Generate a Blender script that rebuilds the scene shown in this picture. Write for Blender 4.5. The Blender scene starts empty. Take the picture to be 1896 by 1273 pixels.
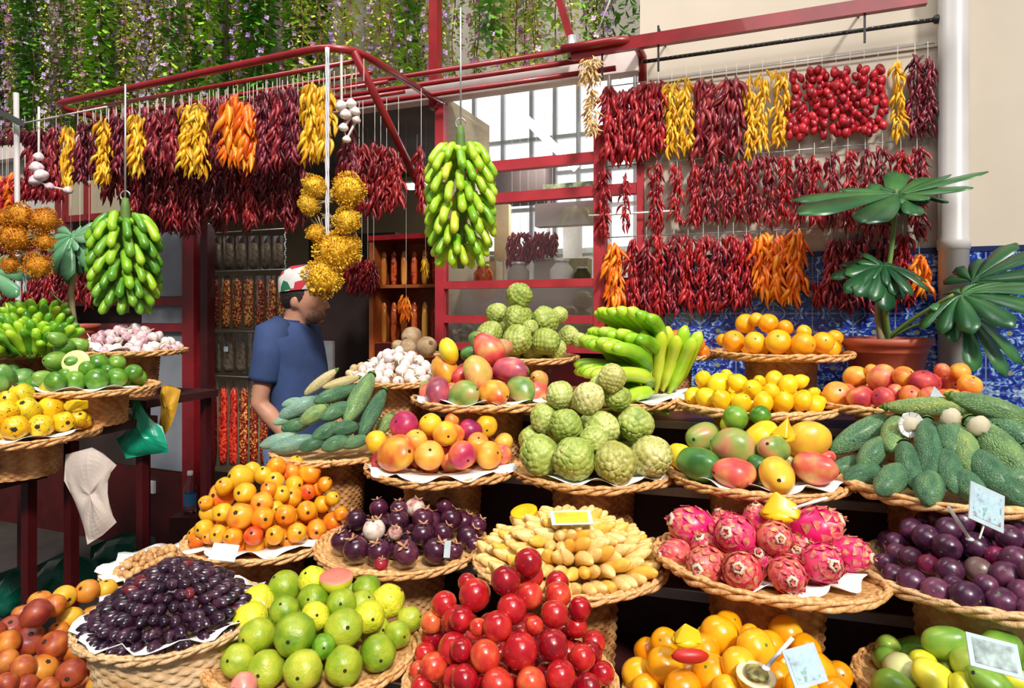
import bpy, math, random
from mathutils import Vector, Matrix, noise
R = math.radians
rnd = random.Random(7)
scene = bpy.context.scene
COL = scene.collection

# ---------------------------------------------------------------- camera, light, exposure
F, UH, VH, H = 1200.0, 948.0, 580.0, 1.55      # focal length and horizon in pixels of the 1896 x 1273 frame, eye height
YAW = 22.0                                     # the stall front runs away to the left
cam_d = bpy.data.cameras.new('camera'); cam = bpy.data.objects.new('camera', cam_d); COL.objects.link(cam)
cam.location = (0, 0, H); cam.rotation_euler = (R(90), 0, 0)
cam_d.sensor_width = 36.0; cam_d.lens = 36.0*F/1896.0
cam_d.shift_y = -(636.5-VH)/1896.0
cam_d.clip_start = 0.02
scene.camera = cam

world = bpy.data.worlds.new('world'); scene.world = world; world.use_nodes = True
wn = world.node_tree.nodes; wl = world.node_tree.links
bg = wn['Background']; bg.inputs['Strength'].default_value = 0.20
bg.inputs['Color'].default_value = (0.93, 0.96, 1.0, 1)

def light(name, kind, loc, target, energy, size=1, color=(1, 1, 1), sy=None, angle=None):
    d = bpy.data.lights.new(name, kind); d.energy = energy; d.color = color
    if kind == 'AREA':
        d.size = size
        if sy: d.shape = 'RECTANGLE'; d.size_y = sy
    if angle: d.angle = angle
    o = bpy.data.objects.new(name, d); COL.objects.link(o); o.location = loc
    o.rotation_euler = (Vector(target)-Vector(loc)).to_track_quat('-Z', 'Y').to_euler()
    return o
light('skylight_sun', 'SUN', (1.5, -2.5, 5), (0.25, 1.9, 0.9), 3.5, angle=R(7), color=(1.0, 0.965, 0.91))
light('hall_skylight', 'AREA', (0.6, -0.9, 4.4), (0.3, 2.2, 1.0), 72, 2.6, (1.0, 0.98, 0.95), 2.0)
light('vine_fill_light', 'AREA', (-1.2, 2.2, 5.6), (-1.0, 3.9, 3.0), 105, 3.0, (1.0, 1.0, .97), 1.2)  # unseen area light added above the vines to brighten them
light('shop_fill_light', 'AREA', (0.22, 4.1, 2.55), (0.22, 4.3, 1.2), 16, .5, (1, .97, .92), .2)  # extra unseen light added near the strip lamp to brighten the shop
vs = scene.view_settings
vs.view_transform = 'Standard'; vs.look = 'None'; vs.gamma = 1.0; vs.use_curve_mapping = False
vs.exposure = -0.06
scene.cycles.max_bounces = 6; scene.cycles.diffuse_bounces = 3; scene.cycles.glossy_bounces = 3
scene.cycles.transmission_bounces = 4; scene.cycles.transparent_max_bounces = 12

# ---------------------------------------------------------------- geometry helpers
def P(u, v, Y):
    return Vector(((u-UH)/F*Y, Y, H-(v-VH)/F*Y))
def YC(u, c):                                   # depth at which column u meets the plane Y = c - tan(YAW) X
    return c/(1+math.tan(R(YAW))*(u-UH)/F)
def PW(u, v, c):
    return P(u, v, YC(u, c))
DW = Vector((math.cos(R(YAW)), -math.sin(R(YAW)), 0))    # along the stall front
NW = Vector((-math.sin(R(YAW)), -math.cos(R(YAW)), 0))   # out of the stall front, towards the eye

class MB:
    def __init__(s): s.v = []; s.f = []; s.m = []; s.cur = 0
    def add(s, vs_, fs, m=None):
        o = len(s.v); s.v += [tuple(x) for x in vs_]
        s.f += [tuple(i+o for i in f) for f in fs]; s.m += [s.cur if m is None else m]*len(fs)
    def box(s, c, d, rot=0):
        cx, cy, cz = c; a, b, h = d[0]/2, d[1]/2, d[2]/2; ca, sa = math.cos(rot), math.sin(rot)
        vv = [(cx+x*a*ca-y*b*sa, cy+x*a*sa+y*b*ca, cz+z*h) for z in (-1, 1) for x, y in ((-1, -1), (1, -1), (1, 1), (-1, 1))]
        s.add(vv, [(0, 3, 2, 1), (4, 5, 6, 7), (0, 1, 5, 4), (1, 2, 6, 5), (2, 3, 7, 6), (3, 0, 4, 7)])
    def bar(s, a, b, w, h=None, up=(0, 0, 1)):              # rectangular bar between two points
        a, b = Vector(a), Vector(b); h = h or w; t = (b-a).normalized(); up = Vector(up)
        if abs(t.dot(up)) > .98: up = Vector((DW.x, DW.y, 0))
        x = t.cross(up).normalized()*(w/2); y = x.cross(t).normalized()*(h/2)
        vv = [p+i*x+j*y for p in (a, b) for i, j in ((-1, -1), (1, -1), (1, 1), (-1, 1))]
        s.add(vv, [(0, 3, 2, 1), (4, 5, 6, 7), (0, 1, 5, 4), (1, 2, 6, 5), (2, 3, 7, 6), (3, 0, 4, 7)])
    def tube(s, pts, r, n=8, closed=False, cap=True):
        pts = [Vector(p) for p in pts]; N = len(pts)
        rr = r if isinstance(r, (list, tuple)) else [r]*N
        vv = []; prev = None
        for i, p in enumerate(pts):
            if closed: t = pts[(i+1) % N]-pts[i-1]
            else: t = pts[min(i+1, N-1)]-pts[max(i-1, 0)]
            t = t.normalized() if t.length > 1e-9 else Vector((0, 0, 1))
            if prev is None:
                q = Vector((0, 0, 1)) if abs(t.z) < .9 else Vector((1, 0, 0)); x = t.cross(q).normalized()
            else:
                x = (prev-t*prev.dot(t))
                x = x.normalized() if x.length > 1e-6 else prev
            prev = x; y = t.cross(x)
            for k in range(n):
                a = 2*math.pi*k/n; vv.append(p+(x*math.cos(a)+y*math.sin(a))*rr[i])
        fs = []
        for i in range(N if closed else N-1):
            j = (i+1) % N
            for k in range(n):
                k2 = (k+1) % n; fs.append((i*n+k, i*n+k2, j*n+k2, j*n+k))
        if cap and not closed:
            fs.append(tuple(range(n-1, -1, -1))); fs.append(tuple((N-1)*n+k for k in range(n)))
        s.add(vv, fs)
    def lathe(s, prof, n=24, c=(0, 0, 0), fn=None):
        vv = []; fs = []
        for (r, z) in prof:
            for k in range(n):
                a = 2*math.pi*k/n; q = r
                if fn: q = fn(a, r, z)
                vv.append((c[0]+q*math.cos(a), c[1]+q*math.sin(a), c[2]+z))
        for i in range(len(prof)-1):
            for k in range(n):
                k2 = (k+1) % n; fs.append((i*n+k, i*n+k2, (i+1)*n+k2, (i+1)*n+k))
        s.add(vv, fs)
    def blob(s, c, r, nu=16, nv=10, fn=None, M=None):       # r = (rx, ry, rz); fn(direction) scales it
        vv = []; fs = []; c = Vector(c)
        for j in range(nv+1):
            th = math.pi*j/nv
            for i in range(nu):
                ph = 2*math.pi*i/nu; d = Vector((math.sin(th)*math.cos(ph), math.sin(th)*math.sin(ph), math.cos(th)))
                k = fn(d) if fn else 1.0
                p = Vector((d.x*r[0]*k, d.y*r[1]*k, d.z*r[2]*k))
                if M is not None: p = M @ p
                vv.append(c+p)
        for j in range(nv):
            for i in range(nu):
                i2 = (i+1) % nu; fs.append((j*nu+i, (j+1)*nu+i, (j+1)*nu+i2, j*nu+i2))
        s.add(vv, fs)
    def mesh(s, name, smooth=True):
        me = bpy.data.meshes.new(name); me.from_pydata(s.v, [], s.f); me.validate()
        if smooth: me.polygons.foreach_set('use_smooth', [True]*len(me.polygons))
        if any(s.m) and len(me.polygons) == len(s.m): me.polygons.foreach_set('material_index', s.m)
        me.update(); return me
    def build(s, name, mat, parent=None, smooth=False, loc=None):
        o = ob(name, s.mesh(name, smooth), None, parent)
        for m_ in (mat if isinstance(mat, (list, tuple)) else [mat]): o.data.materials.append(m_)
        if loc is not None:
            loc = Vector(loc); o.data.transform(Matrix.Translation(-loc)); o.location = loc
        return o

_mc = {}
def with_mat(me, mat):
    k = (me.name, mat.name)
    if k not in _mc:
        c = me.copy(); c.materials.clear(); c.materials.append(mat); _mc[k] = c
    return _mc[k]
def ob(name, me, mat=None, parent=None, loc=(0, 0, 0), rot=None, scale=None):
    if mat is not None: me = with_mat(me, mat)
    o = bpy.data.objects.new(name, me); COL.objects.link(o)
    if parent is not None: o.parent = parent
    o.location = loc
    if rot is not None:
        if hasattr(rot, 'to_euler'): rot = rot.to_euler()
        o.rotation_euler = rot
    if scale is not None: o.scale = scale if hasattr(scale, '__len__') else (scale,)*3
    return o
def tag(o, label, cat, group=None, kind=None):
    if label: o['label'] = label
    if cat: o['category'] = cat
    if group: o['group'] = group
    if kind: o['kind'] = kind
    return o
def empty(name, loc, label, cat, group=None, rz=0):
    o = bpy.data.objects.new(name, None); COL.objects.link(o); o.location = loc; o.rotation_euler = (0, 0, rz)
    o.empty_display_size = .02
    return tag(o, label, cat, group)
def struct(o): o['kind'] = 'structure'; return o
def to_dir(d, roll=0.0, axis='Z'):
    return (Vector(d).to_track_quat(axis, 'Y' if axis != 'Y' else 'Z').to_matrix() @ Matrix.Rotation(roll, 3, axis)).to_euler()
def copy_tree(o, parent=None):
    c = o.copy(); COL.objects.link(c)
    if parent is not None: c.parent = parent
    for ch in o.children: copy_tree(ch, c)
    return c

# ---------------------------------------------------------------- materials
def nt(name):
    m = bpy.data.materials.new(name); m.use_nodes = True; t = m.node_tree; b = t.nodes['Principled BSDF']; return m, t, b
def N(t, kind, **kw):
    n = t.nodes.new(kind)
    for k, v in kw.items():
        if k in n.inputs: n.inputs[k].default_value = v
        else: setattr(n, k, v)
    return n
def ramp(t, fac, stops):
    r = t.nodes.new('ShaderNodeValToRGB'); e = r.color_ramp.elements
    while len(e) < len(stops): e.new(0.5)
    for i, (p, c) in enumerate(stops): e[i].position = p; e[i].color = (*c, 1)
    t.links.new(fac, r.inputs[0]); return r.outputs[0]
def mathn(t, op, a, b=None, c=None):
    n = t.nodes.new('ShaderNodeMath'); n.operation = op
    for i, x in enumerate((a, b, c)):
        if x is None: continue
        if isinstance(x, (int, float)): n.inputs[i].default_value = x
        else: t.links.new(x, n.inputs[i])
    return n.outputs[0]
def bump(t, b, height, strength=.4, dist=.01):
    n = t.nodes.new('ShaderNodeBump'); n.inputs['Strength'].default_value = strength; n.inputs['Distance'].default_value = dist
    t.links.new(height, n.inputs['Height']); t.links.new(n.outputs[0], b.inputs['Normal'])
def simple(name, col, rough=.5, metal=0, nscale=0, namt=.12, bmp=0, coat=0, emit=None):
    m, t, b = nt(name); b.inputs['Roughness'].default_value = rough; b.inputs['Metallic'].default_value = metal
    b.inputs['Coat Weight'].default_value = coat
    if nscale:
        tc = N(t, 'ShaderNodeTexCoord'); n = N(t, 'ShaderNodeTexNoise', Scale=nscale, Detail=4.0); t.links.new(tc.outputs['Object'], n.inputs['Vector'])
        lo = tuple(x*(1-namt) for x in col); hi = tuple(min(1, x*(1+namt)) for x in col)
        t.links.new(ramp(t, n.outputs[0], [(.3, lo), (.7, hi)]), b.inputs['Base Color'])
        if bmp: bump(t, b, n.outputs[0], bmp)
    else: b.inputs['Base Color'].default_value = (*col, 1)
    if emit: b.inputs['Emission Color'].default_value = (*col, 1); b.inputs['Emission Strength'].default_value = emit
    return m
def fm(name, stops, scale=1.1, wn_=.75, wr=.4, rough=.32, bmp=None, coat=.15, speck=None, axis=None, sss=0):
    """skin of a fruit: patches of its own colours, shifted from fruit to fruit; speck = (colour, scale, amount)"""
    m, t, b = nt(name); b.inputs['Roughness'].default_value = rough; b.inputs['Coat Weight'].default_value = coat; b.inputs['Coat Roughness'].default_value = .25
    tc = N(t, 'ShaderNodeTexCoord'); oi = N(t, 'ShaderNodeObjectInfo')
    sc = mathn(t, 'MULTIPLY', oi.outputs['Random'], 37.0)
    add = N(t, 'ShaderNodeVectorMath', operation='ADD'); t.links.new(tc.outputs['Object'], add.inputs[0]); t.links.new(sc, add.inputs[1])
    n = N(t, 'ShaderNodeTexNoise', Scale=scale, Detail=2.5); t.links.new(add.outputs[0], n.inputs['Vector'])
    f = mathn(t, 'MULTIPLY_ADD', n.outputs[0], wn_*1.6, -.3*wn_)
    f = mathn(t, 'MULTIPLY_ADD', oi.outputs['Random'], wr, f)
    f = mathn(t, 'ADD', f, (1-wn_-wr)*.5)
    col = ramp(t, f, stops)
    if speck:
        v = N(t, 'ShaderNodeTexNoise', Scale=speck[1], Detail=3.0); t.links.new(add.outputs[0], v.inputs['Vector'])
        mx = N(t, 'ShaderNodeMix', data_type='RGBA'); mx.inputs[7].default_value = (*speck[0], 1)
        t.links.new(ramp(t, v.outputs[0], [(speck[2], (0, 0, 0)), (speck[2]+.06, (1, 1, 1))]), mx.inputs[0]); t.links.new(col, mx.inputs[6]); col = mx.outputs[2]
    t.links.new(col, b.inputs['Base Color'])
    if bmp:
        kind, s, st = bmp
        if kind == 'scale':
            v = N(t, 'ShaderNodeTexVoronoi', Scale=s, feature='DISTANCE_TO_EDGE'); t.links.new(tc.outputs['Object'], v.inputs['Vector'])
            h = ramp(t, v.outputs['Distance'], [(0, (0, 0, 0)), (.25, (1, 1, 1))])
        else:
            v = N(t, 'ShaderNodeTexNoise', Scale=s, Detail=3.0); t.links.new(tc.outputs['Object'], v.inputs['Vector']); h = v.outputs[0]
        bump(t, b, h, st, .05)
    return m
M = {}
M['red_paint'] = simple('red_paint', (.27, .010, .014), .35, nscale=9, namt=.25, coat=.3)
M['door_red'] = simple('deep_red_frame_paint', (.20, .008, .012), .4, nscale=7, namt=.25, coat=.3)
M['dark_red'] = simple('dark_red_paint', (.055, .004, .005), .4, nscale=7, namt=.3)
M['window_red'] = simple('faded_red_window_paint', (.42, .03, .04), .45, nscale=8, namt=.2)
M['plaster'] = simple('cream_plaster', (.64, .55, .44), .85, nscale=2.2, namt=.07, bmp=.05)
M['grey_plaster'] = simple('grey_plaster', (.42, .38, .33), .9, nscale=1.5, namt=.15)
M['pipe'] = simple('grey_white_pipe', (.50, .47, .45), .4, nscale=3, namt=.14)
M['black'] = simple('black_rubber', (.012, .012, .012), .5)
M['dark'] = simple('dark_interior', (.028, .014, .012), .8, nscale=4, namt=.4)
M['step'] = simple('dark_stained_step', (.045, .010, .010), .5, nscale=10, namt=.4)
M['alu'] = simple('aluminium_trim', (.55, .56, .58), .35, .6, nscale=15)
M['floor'] = simple('dark_floor', (.035, .028, .025), .6, nscale=3, namt=.4)
M['white_paper'] = simple('white_paper', (.86, .85, .83), .8, nscale=25, namt=.08, bmp=.4)
M['string'] = simple('pale_string', (.62, .58, .50), .8)
M['terracotta'] = simple('terracotta_plastic', (.42, .09, .05), .5, nscale=6, namt=.12)
M['soil'] = simple('potting_soil', (.03, .018, .01), .9, nscale=40, namt=.5, bmp=.5)
M['wood'] = simple('varnished_cabinet_wood', (.36, .09, .02), .45, nscale=5, namt=.4)
M['white_metal'] = simple('white_painted_metal', (.80, .80, .78), .45, nscale=5, namt=.06)
M['lamp_glow'] = simple('lamp_tube', (1, .97, .9), .4, emit=6)
M['stem_dark'] = simple('dark_stem_scar', (.03, .018, .008), .8)
M['stem_green'] = simple('green_stalk', (.10, .20, .03), .6)
M['stem_brown'] = simple('brown_stalk', (.16, .08, .03), .8)
def wicker(name, c1, c2, c3):
    m, t, b = nt(name); b.inputs['Roughness'].default_value = .5
    tc = N(t, 'ShaderNodeTexCoord'); n = N(t, 'ShaderNodeTexNoise', Scale=22.0, Detail=5.0); t.links.new(tc.outputs['Object'], n.inputs['Vector'])
    oi = N(t, 'ShaderNodeObjectInfo'); f = mathn(t, 'MULTIPLY_ADD', oi.outputs['Random'], .12, n.outputs[0])
    t.links.new(ramp(t, f, [(.32, c1), (.52, c2), (.75, c3)]), b.inputs['Base Color'])
    n2 = N(t, 'ShaderNodeTexNoise', Scale=90.0); t.links.new(tc.outputs['Object'], n2.inputs['Vector']); bump(t, b, n2.outputs[0], .3)
    return m
M['wicker'] = wicker('golden_wicker', (.40, .15, .04), (.74, .38, .13), (.88, .58, .28))
M['wicker_pale'] = wicker('pale_willow', (.40, .18, .07), (.72, .44, .20), (.86, .62, .36))
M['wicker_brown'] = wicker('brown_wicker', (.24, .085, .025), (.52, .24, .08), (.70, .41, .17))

def tile_mat():
    m, t, b = nt('blue_white_azulejo'); b.inputs['Roughness'].default_value = .16; b.inputs['Coat Weight'].default_value = .4
    tc = N(t, 'ShaderNodeTexCoord'); sp = N(t, 'ShaderNodeSeparateXYZ'); t.links.new(tc.outputs['Object'], sp.inputs[0])
    S = .155
    u = mathn(t, 'DIVIDE', sp.outputs[0], S); v = mathn(t, 'DIVIDE', sp.outputs[2], S)
    u2 = mathn(t, 'ABSOLUTE', mathn(t, 'SUBTRACT', mathn(t, 'FRACT', mathn(t, 'MULTIPLY', u, .5)), .5)); v2 = mathn(t, 'ABSOLUTE', mathn(t, 'SUBTRACT', mathn(t, 'FRACT', mathn(t, 'MULTIPLY', v, .25)), .5)); c2 = N(t, 'ShaderNodeCombineXYZ'); t.links.new(u2, c2.inputs[0]); t.links.new(mathn(t, 'MULTIPLY', v2, 2.0), c2.inputs[1]); fu = mathn(t, 'ABSOLUTE', mathn(t, 'SUBTRACT', mathn(t, 'FRACT', u), .5)); fv = mathn(t, 'ABSOLUTE', mathn(t, 'SUBTRACT', mathn(t, 'FRACT', v), .5))
    cb = N(t, 'ShaderNodeCombineXYZ'); t.links.new(fu, cb.inputs[0]); t.links.new(fv, cb.inputs[1])
    n = N(t, 'ShaderNodeTexNoise', Scale=7.5, Detail=2.0, Distortion=2.6); t.links.new(c2.outputs[0], n.inputs['Vector'])
    w = N(t, 'ShaderNodeTexWave', Scale=2.6, Distortion=9.0, wave_type='RINGS'); t.links.new(c2.outputs[0], w.inputs['Vector'])
    mot = ramp(t, n.outputs[0], [(.38, (.006, .014, .16)), (.50, (.02, .06, .42)), (.55, (.10, .24, .62)), (.60, (.34, .50, .72)), (.70, (.62, .66, .66))])
    r2 = ramp(t, w.outputs[0], [(.80, (0, 0, 0)), (.9, (1, 1, 1))])
    mx = N(t, 'ShaderNodeMix', data_type='RGBA'); t.links.new(mathn(t, 'MULTIPLY', r2, .75), mx.inputs[0]); t.links.new(mot, mx.inputs[6]); mx.inputs[7].default_value = (.02, .03, .22, 1)
    # yellow centre flower
    d = N(t, 'ShaderNodeVectorMath', operation='LENGTH'); t.links.new(cb.outputs[0], d.inputs[0])
    yl = ramp(t, d.outputs['Value'], [(.05, (1, 1, 1)), (.07, (0, 0, 0))])
    my = N(t, 'ShaderNodeMix', data_type='RGBA'); t.links.new(yl, my.inputs[0]); t.links.new(mx.outputs[2], my.inputs[6]); my.inputs[7].default_value = (.30, .30, .14, 1)
    g = mathn(t, 'MAXIMUM', fu, fv); gr = ramp(t, g, [(.482, (0, 0, 0)), (.49, (1, 1, 1))])
    mg = N(t, 'ShaderNodeMix', data_type='RGBA'); t.links.new(gr, mg.inputs[0]); t.links.new(my.outputs[2], mg.inputs[6]); mg.inputs[7].default_value = (.22, .28, .42, 1)
    t.links.new(mg.outputs[2], b.inputs['Base Color']); return m
M['tile'] = tile_mat()
def glass_mat(name, tint=(1, 1, 1), amt=.22, rough=.02):
    m, t, b = nt(name); t.nodes.remove(b); out = t.nodes['Material Output']
    tr = N(t, 'ShaderNodeBsdfTransparent'); tr.inputs[0].default_value = (*tint, 1)
    gl = N(t, 'ShaderNodeBsdfGlossy'); gl.inputs['Roughness'].default_value = rough
    lw = N(t, 'ShaderNodeLayerWeight'); lw.inputs[0].default_value = .25
    f = mathn(t, 'ADD', mathn(t, 'MULTIPLY', lw.outputs['Fresnel'], .8), amt*.3)
    mx = N(t, 'ShaderNodeMixShader'); t.links.new(f, mx.inputs[0]); t.links.new(tr.outputs[0], mx.inputs[1]); t.links.new(gl.outputs[0], mx.inputs[2])
    t.links.new(mx.outputs[0], out.inputs[0]); return m
M['glass'] = glass_mat('window_glass')
M['plastic'] = glass_mat('clear_plastic_bag', (.90, .87, .82), .06, .30)
# ---------------------------------------------------------------- the setting
CW = 3.315
OW = Vector((0, CW, 0)); CY = math.cos(R(YAW))
def LX(u, c=CW):                                # distance along the stall front of column u on plane c
    return (PW(u, VH, c)-OW).dot(DW)
def LZ(u, v, c=CW): return PW(u, v, c).z
def frame_obj(name, mb, mat, parent=None, smooth=False):   # mesh written in stall-front coordinates: x along, y inwards, z up
    o = mb.build(name, mat, parent, smooth)
    if parent is None: o.location = OW; o.rotation_euler = (0, 0, -R(YAW))
    return o
def slab(x0, x1, y0, y1, z0, z1, mb=None):
    mb = mb or MB(); mb.box(((x0+x1)/2, (y0+y1)/2, (z0+z1)/2), (x1-x0, y1-y0, z1-z0)); return mb
XR = LX(1185); XL = LX(-260); XE = LX(2300)
struct(frame_obj('floor', slab(XL-1, XE+1, -4.6, 3.0, -.1, 0), M['floor']))
struct(frame_obj('wall_right', slab(XR, XE, 0, .18, 1.8, 5.2), M['plaster']))
struct(frame_obj('trim_1', slab(XR, XE, -.016, .0, 1.795, 1.815), simple('dark_blue_border', (.01, .02, .09), .3)))
tw = slab(XR-.02, XE, -.012, .18, 0, 1.795); struct(frame_obj('wall_tiles', tw, M['tile']))
# moulding under the bar on the cream wall
struct(frame_obj('trim_2', slab(XR+.01, LX(1738), -.008, 0, LZ(1460, 123), LZ(1460, 117)), M['plaster']))
zr = 2.70                                       # underside of the shop roof
cm = MB(); xa, xb = LX(815), LX(826, 5.26)
cm.add([(XL, .02, zr+.02), (xa, .02, zr+.02), (xb, 1.75, zr+.02), (XL, 1.75, zr+.02), (XL, .02, zr+.1), (xa, .02, zr+.1), (xb, 1.75, zr+.1), (XL, 1.75, zr+.1)], [(0, 3, 2, 1), (4, 5, 6, 7), (0, 1, 5, 4), (1, 2, 6, 5), (2, 3, 7, 6), (3, 0, 4, 7)])
struct(frame_obj('ceiling', cm, simple('shop_roof', (.12, .10, .085), .9, nscale=3, namt=.3)))
struct(frame_obj('trim_3', slab(XL, XR, -.05, .03, zr-.015, zr+.085), simple('whitish_fascia', (.74, .62, .58), .6, nscale=6, namt=.15)))
struct(frame_obj('wall_upper', slab(XL-1, LX(822, 4.4), .95, 1.1, zr+.1, 5.3), simple('pale_upper_wall', (.44, .40, .33), .9, nscale=1.2, namt=.3)))
struct(frame_obj('wall_back', slab(XL, LX(828, 5.2), 1.75, 1.85, 0, zr+.1), simple('beige_back_wall', (.40, .33, .22), .9, nscale=2, namt=.12)))
struct(frame_obj('wall_back_low', slab(LX(828, 5.2), XR+.3, 1.75, 1.85, 0, 2.02), M['white_metal']))
struct(frame_obj('wall_high', slab(LX(828, 5.2), XR+.3, 1.75, 1.85, 3.5, 5.3), simple('pale_high_wall', (.42, .38, .32), .9, nscale=1.2, namt=.3)))
struct(frame_obj('wall_left', slab(XL-.1, XL, -1.5, 1.85, 0, zr), M['plaster']))
struct(frame_obj('wall_side', slab(XR-.05, XR+.02, .18, 1.75, 0, zr), M['plaster']))
struct(frame_obj('wall_partition', slab(LX(819)-.02, LX(819)+.0, .06, .62, 0, zr+.02), simple('beige_partition', (.44, .37, .25), .8, nscale=2, namt=.12)))
# daylight window at the back of the shop
wf = MB()
for u_ in (850, 905, 960, 1005, 1050, 1110, 1160, 1205): slab(LX(u_, 4.9), LX(u_, 4.9)+.03, 1.70, 1.74, 2.02, 3.5, wf)
for z_ in (2.02, 2.35, 2.62, 2.9): slab(LX(830, 5.2), XR+.2, 1.70, 1.74, z_, z_+.03, wf)
w4 = struct(frame_obj('window_4', wf, simple('grey_mullions', (.60, .60, .62), .5)))
frame_obj('frosted_pane', slab(LX(828, 5.2), XR+.3, 1.80, 1.82, 2.02, 3.5), simple('bright_frosted_pane', (.92, .95, 1.0), .6, nscale=0, emit=1.25), w4)
ds = MB(); ds.bar((LX(940, 4.2), 1.0, 2.92), (LX(1050, 4.2), 1.0, 2.50), .07, .05); tag(frame_obj('ceiling_lamp', ds, simple('strip_lamp_glow', (1, .98, .94), .4, emit=7)), 'white diagonal strip lamp seen through the shop window', 'lamp')
# red window at the right of the opening
def window(name, posts, bars, panes, mat, w=.045, y=0.0):
    """posts: (u, v_top, v_bottom, width); bars: (u0, u1, v at u0, thickness)"""
    fr = MB()
    for u, v0, v1, pw in posts: slab(LX(u)-pw/2, LX(u)+pw/2, y-.03, y+.03, LZ(u, v1), LZ(u, v0), fr)
    for u0, u1, v, th in bars:
        um = (u0+u1)/2; z = LZ(u0, v); slab(LX(u0), LX(u1), y-.025, y+.025, z-th/2, z+th/2, fr)
    o = struct(frame_obj(name, fr, mat))
    for k, (u0, u1, z0, z1, pm) in enumerate(panes):
        frame_obj('window_pane', slab(LX(u0), LX(u1), y+.002, y+.008, z0, z1), pm, o)
    return o
window('window_1', [(818, 195, 640, .05), (1112, 235, 640, .055), (1187, 160, 640, .03)],
       [(818, 1112, 318, .05), (818, 1187, 375, .05), (818, 1187, 528, .04), (818, 1187, 590, .04), (818, 1187, 640, .04)],
       [(822, 1110, LZ(900, 640), zr, M['glass']), (1114, 1185, LZ(1150, 640), zr, M['glass'])], M['window_red'])
grey = simple('dusty_grey_pane', (.22, .23, .26), .35, nscale=2.5, namt=.3); beige = simple('beige_panel', (.36, .31, .21), .7, nscale=2, namt=.1)
window('window_2', [(118, 300, 640, .10), (165, 340, 408, .03), (355, 400, 1010, .10), (-30, 300, 640, .06)],
       [(118, 355, 407, .045), (118, 355, 560, .05), (118, 355, 604, .05), (-30, 118, 560, .05)],
       [(265, 350, LZ(300, 548), LZ(300, 430), grey), (262, 350, LZ(300, 598), LZ(300, 562), grey), (262, 350, LZ(300, 868), LZ(300, 612), grey),
        (122, 345, LZ(200, 402), LZ(200, 330), beige)], M['door_red'])
struct(frame_obj('wall_lower', slab(LX(-60), LX(350), -.01, .03, 0, LZ(300, 872)), M['dark_red']))
struct(frame_obj('wall_left_low', slab(LX(-60), LX(262), .04, .06, LZ(300, 872), LZ(200, 560)), M['dark']))
struct(frame_obj('wall_left_high', slab(XL, LX(112), .04, .07, LZ(60, 560), zr), simple('dull_white_boards', (.52, .49, .44), .8, nscale=3, namt=.1)))
struct(frame_obj('trim_4', slab(LX(382)-.03, LX(382)+.03, -.02, .04, 0, LZ(382, 415)), M['dark_red']))
# dark doorway behind the man, counter front below the window
struct(frame_obj('door_1', slab(LX(535, 3.9), LX(700, 3.9), .75, .80, 0, LZ(600, 432, 4.0)), M['dark']))
struct(frame_obj('wall_counter', slab(LX(690), XR, .02, .10, 0, LZ(900, 640)), M['dark_red']))

# downpipe
def zl(c): return c
pp = MB(); xp = LX(1765, 3.25); yp = -.066
pp.lathe([(.052, 0), (.052, 1.80), (.056, 1.802), (.056, 1.84), (.052, 1.845), (.052, 5.2)], 24, (xp, yp, 0))
o = frame_obj('drain_pipe', pp, M['pipe'], smooth=True); tag(o, 'pale grey vertical drain pipe running down the tiled wall', 'pipe')
cl = MB(); cl.lathe([(.053, -.02), (.06, -.015), (.06, .015), (.053, .02)], 24, (xp, yp, 2.9)); frame_obj('pipe_clamp', cl, M['white_metal'], o, True)

# ---------------------------------------------------------------- rails and the hanging rack
def rail(name, pts, r, mat, label, cat='rail', n=10, group=None):
    mb = MB(); mb.tube(pts, r, n); return tag(mb.build(name, mat, None, True), label, cat, group)
CR = 2.447+.0
def corner(p0, p1, p2, k=6, rad=.25):
    p0, p1, p2 = Vector(p0), Vector(p1), Vector(p2); a = p1+(p0-p1).normalized()*rad; b = p1+(p2-p1).normalized()*rad
    return [a.lerp(p1, t).lerp(p1.lerp(b, t), t) for t in [i/k for i in range(k+1)]]
ZR = 2.68
A = PW(92, 183, 2.46); A.z = ZR-.02; B = PW(640, 80, 2.447); B.z = ZR+.01; Cw = PW(815, 190, CW); Cw.z = ZR; Aw = A+(-NW)*.62; Aw.z = ZR
mb = MB(); mb.tube([Aw]+corner(Aw, A, B, rad=.12)+corner(A, B, Cw, rad=.2)+[Cw], .017, 12)
rack = tag(mb.build('hanging_rack', M['red_paint'], None, True), 'rounded red tube rack jutting out above the chilli curtain', 'rack')
mb = MB()
for k, (dz, dn) in enumerate(((.0, .13), (.0, .27), (.0, .40), (.0, .55))):
    a = A-NW*dn+DW*.06; b = B-NW*dn+DW*(-.05+dn*0); a.z = b.z = ZR-.015
    mb.tube([a, b], .011, 8)
mb.build('cross_rail', M['red_paint'], rack, True)
mb = MB(); br0 = B+Vector((0, 0, 0))-DW*.02-NW*.08; br1 = PW(790, 372, CW-.05); mb.tube([br0, br1], .019, 8); mb.build('brace', M['red_paint'], rack, True)
mb = MB()                                                # short hooks with string along the front rails
rr = random.Random(3)
for i in range(64):
    t = i/63; p = A.lerp(B, t)-NW*(.13 if i % 2 else .2); p.z = ZR-.01; mb.tube([p, p+Vector((0, 0, -.07-rr.random()*.05))], .0022, 4)
mb.build('hanging_string', M['string'], rack)
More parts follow.
